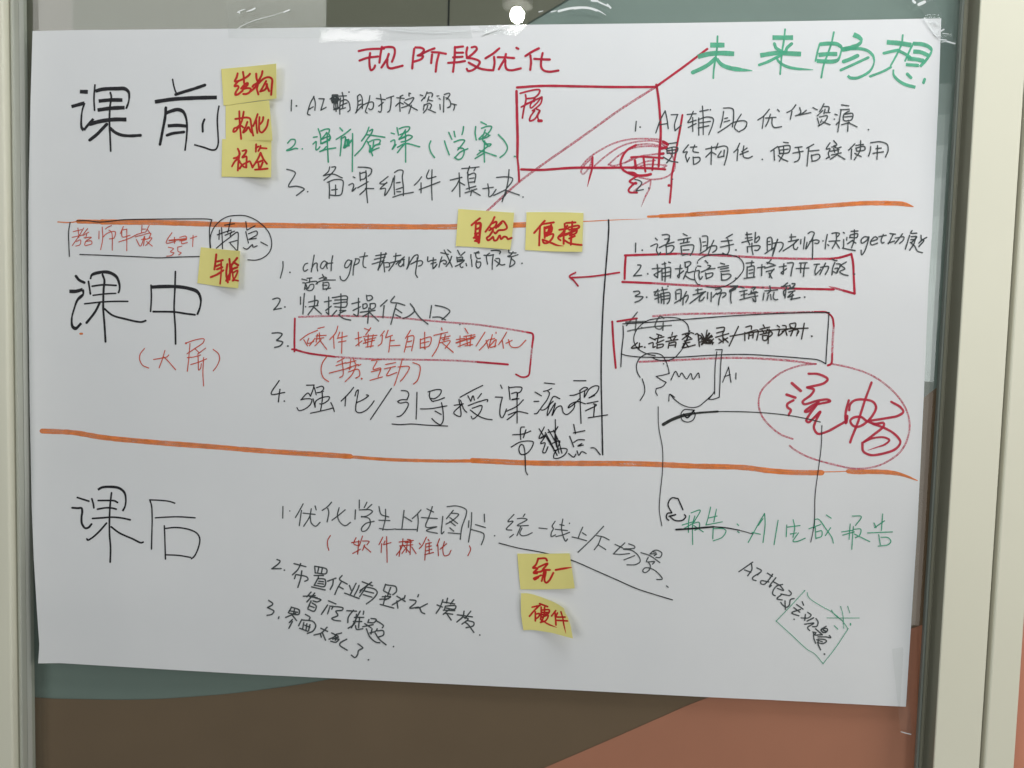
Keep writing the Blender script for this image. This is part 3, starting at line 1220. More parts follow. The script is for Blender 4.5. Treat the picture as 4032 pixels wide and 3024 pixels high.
785,265 865,262
775,340 850,320
1020,100 1035,200 1030,280
1055,70 1120,72 1130,130 1115,260
1060,155 1095,150
1065,210 1110,200
1020,315 1100,270 1160,220 1250,210 1250,260 1200,300
1215,130 1170,230 1135,330
1475,45 1390,95
1320,145 1470,130
1310,225 1490,185
1410,110 1430,200 1425,290 1390,330 1340,310
w32 1525,265
1680,20 1690,120 1720,190
1665,50 1745,40
1660,100 1750,90
1610,160 1755,120
1800,20 1790,160
1800,110 1850,75 1855,110 1810,160
1685,220 1690,295
1690,220 1850,205 1865,220 1830,270 1790,270
1750,170 1750,250 1765,330
1965,115 1965,270
1970,100 2010,85 2030,110 2030,260
1980,150 2000,145
1985,190 2010,185
1935,315 2000,270 2060,235
2110,115 2080,220 2040,345
145,475 190,480 185,510 90,630! 200,620
w32 287,600
350,530 460,518
420,470 430,550 425,655! 380,620
375,610 470,560
490,465 540,455
525,440 535,560 530,705
485,520 490,690
490,530 600,510 610,540 605,655
500,590 600,570
495,640 600,625
580,435 605,445
675,530 770,525
745,475 735,560 725,655 705,640
705,625 790,560
805,440 880,430 890,460 820,510 810,450
850,500 850,580 930,565
830,570 790,670
820,630 880,670 940,685
1095,415 1130,450
985,490 1030,495
975,560 1010,555 1005,620 1025,680 1055,640
1130,480 1170,490 1110,545
1040,575 1140,535 1230,525
1100,590 1110,670
1110,600 1200,590 1190,630 1110,670
1310,450 1365,465
1275,510 1420,485
1310,535 1420,515
1310,570 1430,555
1320,595 1325,690
1330,610 1440,605 1455,630 1400,680 1330,690
w32 1522,663
1670,450 1775,440
1750,420 1740,490
1685,500 1680,650
1700,505 1775,490 1775,640
1710,550 1760,540
1710,595 1760,585
1640,665 1790,645
1830,515 1930,500
1890,470 1885,625
2020,400 1970,455
1960,440 2060,470
1930,520 2080,480
1950,570 2060,540
2060,530 2010,600 1995,650
1990,590 2030,660
90,850 160,845 175,870 110,915 220,925 180,970 110,1000
w30 272,928
375,855 450,840
430,820 385,900 460,895
430,870 440,1005
390,955 460,925
490,790 510,870 515,1020
475,830 560,815
470,880 480,1010
480,880 590,865 600,900 590,980 560,1020
480,920 580,905
480,965 590,945
w26 570,775
680,850 685,960
690,830 750,820 755,900 745,980
700,880 730,875
665,1010 750,960 850,900 855,930 820,1000
830,850 790,940 780,1035
960,830 1050,815
925,895 1100,850
990,810 990,880
1070,860 990,930 880,1015
1090,850 1020,920
1020,925 1010,980 1050,970 1080,930
1130,860 1125,950
1180,860 1175,990
1200,930 1250,870
1240,820 1310,810 1320,840 1260,890
1250,880 1380,870 1380,900 1340,930
1320,870 1290,950 1280,1035
w28 1450,775 1550,770
w50 1450,835 1510,805
1455,860 1450,950 1460,1010
w30 1440,850 1540,780
1590,785 1640,800
1580,850 1680,830
1600,900 1680,880
1580,965 1720,930
1640,840 1640,940
1750,800 1800,790 1770,830
1730,870 1810,850
1700,890 1830,860
1740,840 1740,880
1720,930 1830,910
1790,880 1800,990 1770,980
1760,950 1780,970
w26 1905,790
1920,870 1905,965
2000,770 2010,820
1930,840 2110,825
2020,830 1970,880
1980,900 1960,970
2010,890 2020,960
2060,860 2050,940 2080,965 2110,960
P handwriting|grey ends of the right middle list with the word get|gray|23|3040,890,3.568|2
20,240 130,230 155,250 140,310 100,360
80,190 40,280 5,420
250,155 330,150
270,115 270,210
230,220 370,190
370,190 290,260 155,350
330,220 300,270 310,320 340,330 360,300
405,190 400,250
460,155 450,240 440,320
505,105 550,80 590,95 575,150 480,320
470,320 490,230
530,220 620,195 660,210 640,245 600,240
570,160 570,300 565,460
w28 715,210
775,120 755,220 745,320
780,260 795,275
840,105 890,95 945,105 920,150
800,215 950,205
900,95 900,200 845,315
890,220 945,310
1000,90 1015,100
1005,190 1000,300 990,310! 1080,330 1165,345
1050,160 1045,200
1110,75 1205,70
1100,125 1200,110 1190,160 1090,160
1155,55 1150,200 1115,310
1130,200 1060,250
1130,210 1175,240
1095,130 1090,165
1360,160 1300,150 1250,200 1260,240 1330,200 1360,150 1330,270 1290,370 1255,405 1250,340
1380,220 1480,180 1450,150 1400,190 1380,240 1400,265 1480,240
1560,120 1530,210 1550,240 1570,230
1500,150 1600,130
1655,105 1730,115
1700,115 1660,200 1630,250
1630,240 1720,210
1730,170 1850,155 1840,200 1790,245
1830,110 1780,180 1725,245
1965,65 1945,100 2030,100
1930,130 1900,230 1870,325
1950,150 2030,150 1960,230
2020,150 1990,250 1930,340
1950,190 2010,190
1940,230 2000,280 2040,350 2110,375
2090,130 2100,190 2170,160
2110,190 2060,240
2090,200 2130,200 2060,290
100,575 195,560
165,530 160,600 155,675 130,665
125,655 200,600
215,520 295,520 280,600 262,700
385,520 490,515
340,598 515,590
405,535 400,655
465,530 450,600 440,705
590,540 665,535
630,540 600,640 610,685! 680,610
680,580 790,570 780,620 745,680
750,520 710,600 670,680
845,465 880,485 910,485
880,510 850,590 840,685
900,530 960,540 900,660
880,600 920,590 910,660 860,640
1040,505 950,560
960,550 1020,600 950,640 1000,680 1065,695
w30 1155,675
215,800 150,850
130,850 240,840
200,850 180,1010
190,890 160,920 170,980
w26 280,810 320,810 300,850 240,880
250,830 260,880
220,890 310,870
230,930 320,910
290,930 220,1000 300,970
260,1030 390,1005
290,960 270,1035
w30 457,998
P drawn_circle|thin black oval around the words in the red box|black|16|2470,910,3.568|3
985,455 990,420 1060,365 1160,335 1300,325 1440,335 1560,370 1625,440 1635,530 1590,610 1500,700 1380,770 1250,795 1110,782
968,510 945,600 950,680 990,745 1020,752
P drawn_box|red box around line 2 of the right middle list|darkred|14|2200,900,1.515|1
400,160 395,230 393,300
395,160 550,155 700,150
1620,180 1680,172 1745,152! 1755,200 1760,300 1765,388! 1700,370
380,318 550,325
1400,358 1640,363
P drawn_box|faded sides of the red box in the right middle list|pinkred|14|2200,900,1.515|0
700,150 850,155 1050,165 1250,175 1450,180 1620,180
550,325 800,340 1100,348 1400,358
t1700,370 1610,345
P drawn_arrow|red arrow pointing left from the red box|darkred|11|2200,900,1.515|3
362,262 200,285 75,293
100,262 65,285 90,310 115,342
P drawn_box|faded pink box around the struck-out line|pink|22|2380,1190,2.353|0
450,130 700,110 1000,105 1300,100 1700,97 1950,90
2125,220 2115,350 2110,480
1950,572 1750,545 1500,525 1200,515 900,525 600,540 325,552
P drawn_box|dark red ends of the pink box around the struck-out line|darkred|20|2380,1190,2.353|1
120,178 200,165 300,150
w18 1950,90 2060,95 2110,140 2125,220
2110,480 2100,570 2070,585
72,180 85,400 105,608
P drawn_box|black box around the struck-out line|black|12|2380,1190,2.353|3
170,200 500,180 800,155 1200,125 1600,105 1900,95 2080,95! 2070,250 2060,400 2050,570! 1980,535 1850,520 1600,500 1300,483 1000,490 700,508 450,510 300,505 200,492 155,478
172,220 175,300 160,450 152,598
P handwriting|faded grey crossed out start of the struck line|lightgray|14|2380,1190,2.353|1
305,92 250,160 205,215
w18 200,185 380,180
295,155 285,265
215,268 350,240 470,225
w18 345,235
550,150 520,130 490,160 470,230 510,250 550,220
460,225 620,215
545,190 540,260
P drawn_circle|thin black oval overlapping the struck-out line|black|11|2380,1190,2.353|3
470,495 400,480 310,430 275,370 275,310 310,240 400,170 500,150 600,140 700,155 770,210 780,290 750,380 700,460 640,520 560,540 480,530 440,510
P handwriting|dark pen line 4 with the end struck through|sepia|13|2380,1190,2.353|2
305,375 250,425 350,410
325,380 320,435
w18 373,417
420,325 470,350
410,385 450,375 450,420 470,410
485,295 530,310
470,340 550,320
500,310 490,370
480,380 550,350
490,390 485,425
490,395 545,390 540,410 490,425
630,280 625,305
590,330 670,310
605,325 620,350
660,320 640,345
570,365 680,345
600,375 590,425
600,380 660,370 655,415
605,400 650,395
720,300 770,285
720,345 790,290
790,265 760,320
800,280 825,290
740,360 810,340
770,330 720,420
730,385 790,370
725,425 840,395
750,300 800,330
760,390 780,415
840,300 860,290 880,410
870,300 900,320 870,350
900,290 960,380 1010,340
950,260 930,370
900,350 1000,320
880,370 990,350 1000,390
w20 970,290 920,370 980,380
w20 990,310 900,390
w20 900,330 1005,375
1040,240 1110,235 1095,290
1040,285 1110,265
1030,325 1150,290
1095,290 1100,375
1060,340 1080,355
1140,330 1060,380
1100,330 1145,370
1240,225 1200,310 1155,405
1165,315 1400,275 1650,250 1885,240
1310,230 1360,220 1360,250
1300,280 1300,355
1300,290 1420,260 1410,350
1340,290 1335,340
1380,280 1375,330
1340,310 1380,300
1470,210 1480,230
1440,250 1530,230
1460,260 1475,280
1510,250 1495,280
1440,300 1530,280
1470,310 1510,310 1500,350 1470,350 1465,310
1525,250 1515,380
1530,260 1555,290 1530,320
1600,215 1620,230
1595,255 1620,250 1610,310 1640,290
1650,215 1680,220 1680,260
1645,270 1700,250
1660,270 1630,300
1680,270 1690,305
1720,200 1770,195 1760,240 1720,230
1715,205 1725,240
1710,270 1790,255 1780,310
1750,250 1725,310
1800,270 1790,290
1850,195 1840,260 1825,340
w18 1920,315
P doodle|black doodle of a talking head facing a screen with A1|black|11|2380,1190,2.353|3
330,695 305,650 297,580 330,515 400,475 470,472 530,490 570,550 590,610 600,660! 540,675 478,687! 530,720 572,742! 540,780 480,800! 475,830 490,862
350,710 370,780 370,840 330,910
w14 547,570
615,720 660,640 690,690 715,655 760,710 800,660 820,715 870,655 880,700
1030,440 1090,438! 1075,600 1070,750 1063,880! 1000,900 965,898! 1000,855 1020,825
1040,460 1025,600 1020,850
1000,855 930,920 870,965 800,975 720,950 650,900 610,855
595,915 605,852 650,880
1150,600 1095,740
1150,600 1172,740
1110,690 1165,670
1218,655 1217,712
835,1000 790,995 740,995 710,1030 720,1090 770,1110 820,1090 840,1040 820,1000
w17 735,1035 765,1070 830,1000
P drawn_frame|black rounded frame with a thick tapered top stroke|softblack|10|2380,1190,2.353|2
w30 545,1132 620,1090 720,1052 800,1035
w19 800,1034 900,1022 1050,1012
1050,1012 1300,1015 1550,1030 1750,1055 1900,1085 2000,1110
P drawn_frame|thin black sides and small hooks of the lower drawn frame|black|8|2540,1560,2.048|3
105,85 110,250 140,420 140,600 120,800 115,920 135,1045
1425,235 1420,400 1395,600 1370,800 1365,1000 1350,1110 1335,1175
w13 305,915 290,880 265,825! 215,820 185,870 215,940! 180,945 172,980 190,1000
w16 195,968 245,955
w13 200,970 240,1000 300,1000 328,970 318,955
w18 250,1075 400,1065 550,1052
w12 550,1052 650,1060 760,1080
760,1080 870,1110
P handwriting|two large dark red characters in the pink oval|darkredsoft|33|2960,1400,3.352|1
w40 530,365 645,465
w36 460,515 575,555
550,590 470,640 470,680 515,720 485,785
750,240 880,245 1000,310 960,360 730,420! 820,450 780,520 670,610 690,640 850,600 1000,580 1035,600 880,640
880,620 780,670 700,740 740,740 860,640 760,780 720,860 750,880 800,840 905,740 850,850 820,950 870,1030 1000,1000 1130,930 1230,870 1260,830
1280,590 1250,700 1235,800 1240,890
w44 1255,800 1245,880
1285,720 1300,640 1360,590 1480,580 1600,610 1640,680 1600,780 1500,890 1400,940 1330,920 1300,860 1340,820 1440,810 1510,860
1580,355 1490,600 1400,880 1320,1080 1298,1145
1840,610 1960,680 2000,740 1940,790 1750,830 1520,865
1520,865 1620,900 1740,890 1740,930 1600,1050 1480,1140
1600,900 1760,960 1890,1040 1960,1140 1900,1230 1700,1300 1560,1310 1470,1260 1460,1150
w28t 1480,1140 1600,1090 1750,1080 1815,1115 1760,1170 1650,1210 1530,1250
P drawn_circle|faded pink oval around two dark red characters|pink|27|2960,1400,3.352|0
1065,110 1300,160 1560,250 1800,410 2000,640 2080,870 2060,1080 1960,1270 1750,1420 1560,1480 1350,1490 1050,1430 750,1340 560,1240 500,1190
850,110 650,130 400,220 220,360 120,480 90,640 130,790 230,920 380,1040 540,1100
P heading|large thinner black heading 课后|black|27|260,1880,3.814|1
172,300 250,325 345,355
w32 95,455 180,460 235,460 245,510 235,600 240,690 290,760 340,750 385,700
390,320 410,390 420,455
k38 480,185 540,150 680,140 800,160 880,230 900,340 885,440 850,505
485,345 640,345 730,350 775,375
475,475 600,455 700,460 755,475
400,615 550,605 700,595 850,610 965,635
685,230 665,400 655,600 655,850 670,1050 665,1270
610,685 500,810 400,900 325,940 315,920
680,740 800,830 1000,920 1130,980 1160,970
w22 1260,335! 1285,420 1295,600 1290,850 1285,1075
w22 1260,335 1450,345 1560,360 1635,385
w22 1345,605 1500,595 1700,590 1940,605
w22 1478,725 1485,900 1495,1225
w22 1490,765 1650,750 1850,780 1970,840 2010,920 1990,1050 1930,1180 1885,1220
w22 1495,1160 1700,1170 1875,1200
P handwriting|grey pen line 1 of the bottom row|gray|13|1050,1960,2.328|2
150,80 148,185
w15 213,120
335,55 300,120 265,180
320,115 300,255
335,140 445,152
410,100 395,170 340,260
400,165 410,230 450,260 490,225
445,75 455,110
595,40 560,80 510,115
560,95 570,130 555,220
720,110 660,160 600,205
665,90 650,160 670,220 720,255 770,225
850,20 850,95
920,40 895,90
965,60 910,110
815,110 810,195
850,110 950,110 970,125 920,165 870,175
870,170 940,190 950,240 910,300 875,305 870,280 910,235 985,215
1030,80 1050,150 1120,175
1090,105 1090,180 1065,295
1030,205 1130,208
1035,280 1100,290 1185,285
1260,115 1250,200 1240,285
1265,175 1330,215
1185,288 1370,290
1415,110 1380,150 1335,190
1385,150 1390,220 1380,305
1470,100 1530,130
1520,80 1490,170 1460,265 1560,265
1420,180 1565,190
1560,265 1465,300 1565,325
1615,170 1605,330 1625,310
1655,80 1750,75 1830,110 1830,150 1790,270 1775,380
1710,115 1650,190
1690,140 1760,150 1700,210 1645,240
1680,180 1750,235
1680,215 1730,255
1680,275 1715,305
1665,320 1780,330
1880,135 1875,250 1850,405
1855,210 1850,270
1995,150 1998,220
1915,245 2005,272
1880,290 1990,330 1990,370 1968,430
w17 2090,347
P handwriting|orange-red bracketed words of the bottom row|redpen2|10|1050,1960,2.328|2
585,345 560,390 560,440 570,480
780,410 850,400
820,365 800,420 840,440
845,390 835,515
790,510 860,470
880,350 850,440
880,395 940,400 920,430
900,430 880,480
890,440 955,497
1065,360 1030,430
1055,420 1050,500
1070,430 1140,410
1100,355 1105,590
1085,395 1075,420
1215,405 1345,390
1250,375 1240,450 1190,525
1230,440 1215,535
1290,380 1320,385
1270,410 1330,405
1220,440 1340,430
1290,400 1280,500
1320,400 1315,520
1270,470 1240,510
1330,450 1370,510
1250,430 1310,500
1400,415 1410,430
1465,360 1430,430 1400,465
1460,420 1450,570
1480,380 1490,395
1465,420 1510,410
1465,450 1510,440
1465,485 1515,470
1450,520 1530,500
1490,410 1490,510
1585,375 1560,440
1570,430 1575,530
1650,420 1590,470
1630,400 1615,470 1630,530 1670,520 1690,480
1860,440 1870,470 1845,530
P handwriting|grey slanting words above the two lower sticky notes|gray|16|1940,1980,2.989|2
250,135 180,220 240,215 160,310 225,320
200,405 245,370
380,130 360,160
290,185 350,180 405,195 290,265 420,265
330,280 285,385
345,295 320,360 345,385 400,380 465,350
545,295 640,305
735,215 700,275 715,300 690,350 690,395 740,375
790,255 840,265
735,310 880,325
825,190 810,300 840,420 860,450 880,425
905,345 830,375 745,395
w20 903,240
1060,285 1030,350 1005,415
1055,350 1100,380
935,400 1020,420 1105,445
1305,275 1170,420 1005,580
1225,385 1300,400 1370,435
1275,405 1240,490 1195,550
1240,490 1330,548
1440,487 1530,530
1555,470 1480,540 1420,600! 1510,605 1610,595
1600,480 1670,510 1670,530 1540,540
1540,545 1640,560 1720,630 1735,690 1680,725 1580,728
1545,670 1670,620
1850,600 1890,565 1930,555 1990,590 1970,640 1920,640
1860,600 1930,600 1900,620
1880,575 1920,580
1745,585 1850,620 1965,700
1830,640 1810,690 1905,690 1880,720
1835,700 1855,740 1840,790 1790,820 1765,800 1790,765 1860,770 1940,820 1995,895 1930,900
2045,975 2065,992
P underline|long slanting black underline|black|15|1940,1980,2.989|3
75,472 300,530 570,580 930,675 1200,790 1450,900 1700,1010 1900,1075 2115,1140
P handwriting|green pen line of the bottom right|greenpen|12|2640,1940,2.404|2
110,305 230,270
180,215 170,290 170,375
125,340 210,290
195,190 280,165 220,280
230,220 210,300 210,490
215,290 270,280 270,330 230,355
220,310 310,370
380,135 355,240 335,305
355,240 440,220
435,155 410,275
335,305 490,275
405,320 400,435
405,340 500,340 525,360 490,420 405,455
630,295 645,310
635,365 650,378
890,195 840,280 735,470
890,195 895,300 875,470
770,375 850,392
875,245 830,310
1018,260 980,490
1100,305 1095,415
1105,325 1225,310
1160,255 1175,330 1160,420
1135,390 1190,380
1210,380 1160,460 1200,460 1275,430
1310,340 1420,300
1370,250 1400,250 1470,340 1530,430 1540,475
1370,320 1375,435
1380,370 1430,360 1430,410 1380,430
1515,330 1465,405
1475,210 1520,240
1365,250 1360,330
1620,370 1720,355
1700,295 1690,440
1630,400 1740,370
1720,220 1805,225 1750,310
1730,320 1715,535
1735,345 1800,345 1790,400 1750,425
1740,390 1885,462
1925,285 1945,330
1930,330 2025,265
2008,200 1995,355
1865,380 2100,370
1970,395 1985,490
1965,505 2060,490 2085,460 2060,425 1990,420
P handwriting|dark slanting words running into the green diamond|gray|22|2880,2180,3.607|2
300,120 200,190 105,255
285,150 290,220 230,312
185,230 275,262
360,200 425,240 370,300
400,270 300,340 300,365 350,382
510,275 580,320
585,290 530,370 460,435 415,420 420,385 530,400
630,340 540,460 540,475 565,450
600,400 690,450
725,435 640,460 585,540 590,580 620,595
690,450 740,520 650,490
815,520 850,560 830,590 770,585 700,570
710,580 645,640 720,655
890,635 840,650 820,730 780,760 720,720 700,690
760,670 765,790
1005,680 1025,730
925,720 1015,785
885,765 970,830
980,790 855,840 955,880
w28 890,930
1080,830 1130,870 1090,910 990,910
1050,860 1040,945
1165,910 1075,955
1200,920 1230,970 1210,1030 1150,1035
1040,1000 1170,985 1080,1050 1110,1090
1345,1030 1270,1080 1300,1120
1270,1080 1350,1060 1365,1080 1340,1115 1300,1120
w28 1310,1090 1340,1100
1195,1065 1290,1150
1155,1110 1200,1120 1180,1150 1290,1150
1165,1120 1170,1200 1195,1270
1390,1160 1410,1190 1340,1180
1230,1180 1340,1180
1230,1210 1330,1220 1350,1240 1300,1275 1220,1260
1210,1220 1290,1250
1230,1240 1230,1280 1265,1365
w30 1320,1425
P drawn_box|thin green tilted diamond with a star mark|greenpen|12|2880,2180,3.607|3
1038,525 850,730 635,955! 850,1150 1080,1360 1180,1420 1300,1560! 1480,1330 1655,1065! 1580,960 1430,830 1270,740 1130,650 1085,600 1075,550
1355,910 1580,912 1815,912
1550,750 1580,860 1595,1060
1650,745 1680,840
w15 1460,1020 1510,1070
w22 1690,990 1690,1010
1420,800 1470,870 1590,960
w22 1038,525
w22 635,955
w20 1300,1558
w20 1655,1062
w20 1550,752
w20 1650,748
w20 1422,802
P handwriting|grey slanting lines 2 and 3 at the bottom left|gray|16|1030,2170,2.458|2
150,80 180,95 165,120 100,170! 190,168
w19 222,183
315,120 430,150
380,120 350,180 300,228
390,190 380,260 352,350
330,230 320,265
335,225 440,250 450,275 420,290
515,145 520,210
520,145 630,175 625,215 520,210
555,150 545,200
590,160 580,210
510,235 600,235
550,240 550,260
545,265 510,330
550,265 615,275 610,340 520,330
555,290 600,295
545,310 600,318
485,345 615,375
720,260 640,290
695,270 690,320 665,370
780,235 755,270 830,318
770,300 735,360 710,418
755,345 790,365
915,310 890,360 860,420
945,330 930,370 900,425
850,330 870,380
975,370 950,400
805,405 945,458
975,295 1075,335
1065,300 1010,340 955,380
1010,350 950,440
1015,345 1100,370 1120,400 1080,460 1015,510
1000,385 1085,405
985,420 1070,445
1200,320 1180,380
1210,325 1300,345 1305,390 1270,420
1250,350 1220,430
1185,385 1250,420
1170,440 1250,440 1200,470
1145,465 1230,460
1200,430 1180,510
1150,515 1280,550
1390,430 1380,460
1310,435 1390,485
1370,455 1265,520
1310,480 1320,550
1520,420 1512,440
1435,470 1495,480 1490,500 1435,550 1520,540
1605,508 1530,545 1490,550
1530,545 1550,590 1580,605
1755,470 1730,540 1690,600
1700,520 1750,540
1800,455 1790,500
1750,490 1870,510
1860,470 1830,510
1780,530 1880,530 1870,560 1790,550
1760,570 1870,575
1780,530 1770,570
1820,560 1760,610
1780,600 1850,610
1790,600 1835,665
1895,615 2040,635
1960,580 1950,630 1890,685
2025,580 1970,650
1960,640 2000,655 1940,705
1990,670 2055,690 2050,720 1980,740
1975,690 2000,710 2030,750 2055,785
w19 2112,810
480,395 440,440
405,435 520,430
515,405 440,490
470,440 540,450
520,450 575,470 540,490 500,480
480,480 450,550
490,500 530,530 510,580 450,560
470,530 510,545
650,480 720,510
640,520 580,610
660,530 790,550 780,570 720,580 740,620 680,650 700,665 765,675
660,545 640,605
690,540 680,560
825,575 920,580
890,570 840,640 835,690
955,580 870,740
990,580 985,610
920,610 900,700 840,745
900,640 990,640
890,680 970,680
910,720 920,755 980,750
950,640 940,740
1040,660 1030,690
1060,650 1110,660 1090,690 1040,690
980,730 1080,710
1000,700 1060,740
1110,670 1180,720 1170,740
1050,790 1110,770 1120,750
1070,750 1060,800
1120,770 1180,770 1180,810 1130,830
1100,790 1140,850 1205,905
1015,750 1050,830 1110,880 1145,885
w19 1278,922
70,475 110,510 60,545! 120,580 100,610 55,620
170,635 165,650
290,545 260,595
290,540 365,570 360,610 270,600
320,560 310,610
270,575 350,590
235,640 330,600
300,620 340,670
300,660 270,690
300,680 265,745
425,610 470,640 460,665
390,660 360,720
400,665 500,680 525,720 500,770 445,795
410,690 400,745
440,700 430,770
470,710 455,770
420,715 470,735
370,745 450,775
575,745 640,775
635,735 580,790 510,810
590,790 620,860
570,800 580,830
680,790 740,820
775,790 740,800
730,800 700,830 655,850
720,830 715,860
690,850 745,830
670,870 720,880 750,850 720,850
825,850 760,890 760,910 830,957
935,895 980,935 940,960 930,1000 905,1028 870,1005
w20 1035,1050
P divider_line|upper orange divider, left length|orange|21|0,0,1|0
w5 228,874 270,876 312,872
w17 308,872 400,874
402,874 566,875 751,880 871,884 1115,888 1400,891 1600,893 1780,893 1950,889 2072,885
w4t 2072,876 2297,872 2420,866 2545,862
P divider_line|upper orange divider, right length|orange|18|0,0,1|0
w10 2552,853 2620,850
w15 2600,851 2735,845
2720,845 3099,822 3300,807 3409,800 3500,800
t3490,800 3555,803 3596,814
P divider_line|lower orange divider across the whole sheet|orange|21|0,0,1|0
w20 166,1697 287,1703 405,1722 600,1741 800,1756 1050,1776 1236,1788 1380,1797
w13 1360,1797 1545,1810 1762,1815 1886,1814
1860,1813 2103,1823 2412,1825 2540,1827 2735,1835 2931,1841 3028,1853 3130,1860 3235,1861
w4 3230,1858 3290,1857 3346,1855
w18t 3340,1855 3370,1858 3440,1857 3517,1862 3560,1872 3612,1892
@note 37,108 787,35 790,510 70,608|860,240,3.456|9|yellow sticky note with red 结构, topmost of the stacked three|0.0
w30 262,170 250,220 225,280 270,275
275,270 240,310 220,345 265,340 275,360 240,420 230,460 265,455 330,405
335,150 345,220 350,300
270,275 350,240 410,200 430,175
310,375 360,320 400,300 395,330 350,360
330,385 400,370 440,380 430,420 380,450 340,450
515,175 520,240 540,300 525,380 545,455
600,140 590,190 560,250 530,300 480,330 465,350
440,415 490,370 540,310
545,310 620,240 690,222 730,250 728,330 718,460
650,275 620,330 575,410
570,415 620,400 650,370 660,310 665,350 690,410
@note 97,600 688,535 735,1085 100,1070|860,240,3.456|8|yellow sticky note with red 构化, middle of the stacked three|0.0
w28 285,685 288,800 295,900 310,1060
232,790 300,780 390,770 430,785 445,850 460,950 475,1015
345,690 335,750 310,840 260,900 215,920 205,965 235,955 300,880 340,905
395,830 370,900 335,975 375,950 410,900 440,960 460,980
535,725 510,800 475,885
515,800 520,900 530,980
560,765 555,870 560,950 590,975 630,940 660,890 680,800
612,765 600,820 570,860
@note 50,1062 720,1075 715,1585 42,1575|860,240,3.456|10|yellow sticky note with red 标签, lowest of the stacked three|0.0
w28 265,1195 285,1250 275,1350 265,1490
210,1325 260,1310 290,1270 280,1220
185,1435 230,1360 270,1340 300,1390
330,1225 380,1215 375,1245 325,1310
330,1315 380,1300 385,1350 380,1400 380,1450
290,1465 320,1420 370,1390
310,1400 345,1440 375,1450
385,1385 425,1365 445,1400 465,1450
515,1135 510,1235
510,1185 545,1165
545,1225 570,1180 575,1155
575,1185 655,1190
575,1250 540,1330 470,1440
580,1260 610,1330 660,1400
520,1380 560,1370 600,1355
545,1400 555,1460
605,1380 575,1450
500,1480 580,1475 670,1465
@note 1402,475 1783,512 1765,872 1368,822|220,780,2.458|11|yellow sticky note with red 年龄, below the circled characters|0.0
w22 1553,545 1545,620 1535,690
1560,615 1615,600
1550,660 1600,640
1560,690 1610,670
1500,765 1560,740 1620,700
w16 1600,610 1600,720 1590,830
1660,640 1650,730 1665,815
1680,590 1690,700
1650,800 1700,700
1690,660 1680,790
w16 1700,640 1720,800
1755,580 1700,650
1720,620 1765,650
1700,690 1755,670
w18 1720,720 1760,700 1740,760 1710,800
w18 1720,790 1765,800
@note 100,92 1000,152 940,750 58,692|1780,800,4.096|6|yellow sticky note with red 自然, where the pink diagonal line ends|0.0
w34 450,245 390,290 315,355
385,290 380,420 370,560
w45 400,330 455,325 450,450 430,635
395,420 440,400
370,490 440,480
350,560 430,540
370,610 440,590
w45 390,500 400,610
685,225 640,320 540,460
640,330 715,300 700,370 600,440
620,400 660,420
660,440 600,530 560,560 580,600 640,560 660,540 680,600 720,595 770,520 790,580 840,540 880,550 900,580 960,560
710,400 760,340 820,290 860,330 885,400 840,430 750,440 700,490 680,470
740,380 800,320
@note 1200,145 2120,157 2098,785 1178,755|1780,800,4.096|4|yellow sticky note with red 便捷, beside the thin vertical column line|0.0
w34 1495,285 1420,370 1325,480
1420,380 1410,530 1405,680
1450,340 1640,310
1490,390 1495,560
w50 1500,400 1600,380 1590,460 1500,490
1600,350 1560,430 1530,530
1500,530 1630,500 1620,560 1540,640 1480,640 1460,590
w34t 1470,590 1600,640 1700,680 1800,690
1730,430 1870,410
1815,335 1820,420 1800,540 1800,655
1860,360 1790,470 1710,560 1750,600
1740,540 1850,490
1840,320 1990,310
1940,300 1930,450 1915,670
1880,390 2045,365 2050,390 1990,420
1890,430 2010,420 2000,480 1900,520
w45 1830,510 1980,440
1890,570 1980,530
1800,590 1880,640 1960,660 2090,675
@note 30,130 930,125 1018,728 85,745|2030,2150,4.365|5|yellow sticky note with red 统一, upper of the lower pair|0.0
w36 390,215 350,320 300,375 380,380 310,460 370,470
390,215 520,215 540,250
350,570 310,560 400,520 440,500
400,360 550,300 470,400
470,410 590,410
420,440 500,410
490,440 450,600
520,440 500,600 530,630 580,590 650,460
330,450 440,440
330,575 390,540
w38t 690,410 800,390 970,365
@note 95,810 830,1060 985,1590 135,1445|2030,2150,4.365|20|yellow sticky note with red 硬件, curling off the sheet|1.0
w32 285,1050 420,1020
400,1030 320,1110 240,1205
340,1130 340,1285
345,1170 410,1160 400,1210 350,1250
415,990 550,1040
440,1050 440,1180 430,1260
440,1100 580,1100 560,1160 450,1180
500,1050 490,1190 440,1310
440,1140 560,1140
460,1220 560,1190 520,1280 430,1310
w28t 430,1260 560,1340 710,1400
690,1110 620,1200
680,1150 695,1355
720,1150 700,1210 850,1220
700,1275 890,1285
w28t 780,1130 810,1230 830,1350 865,1500
'''
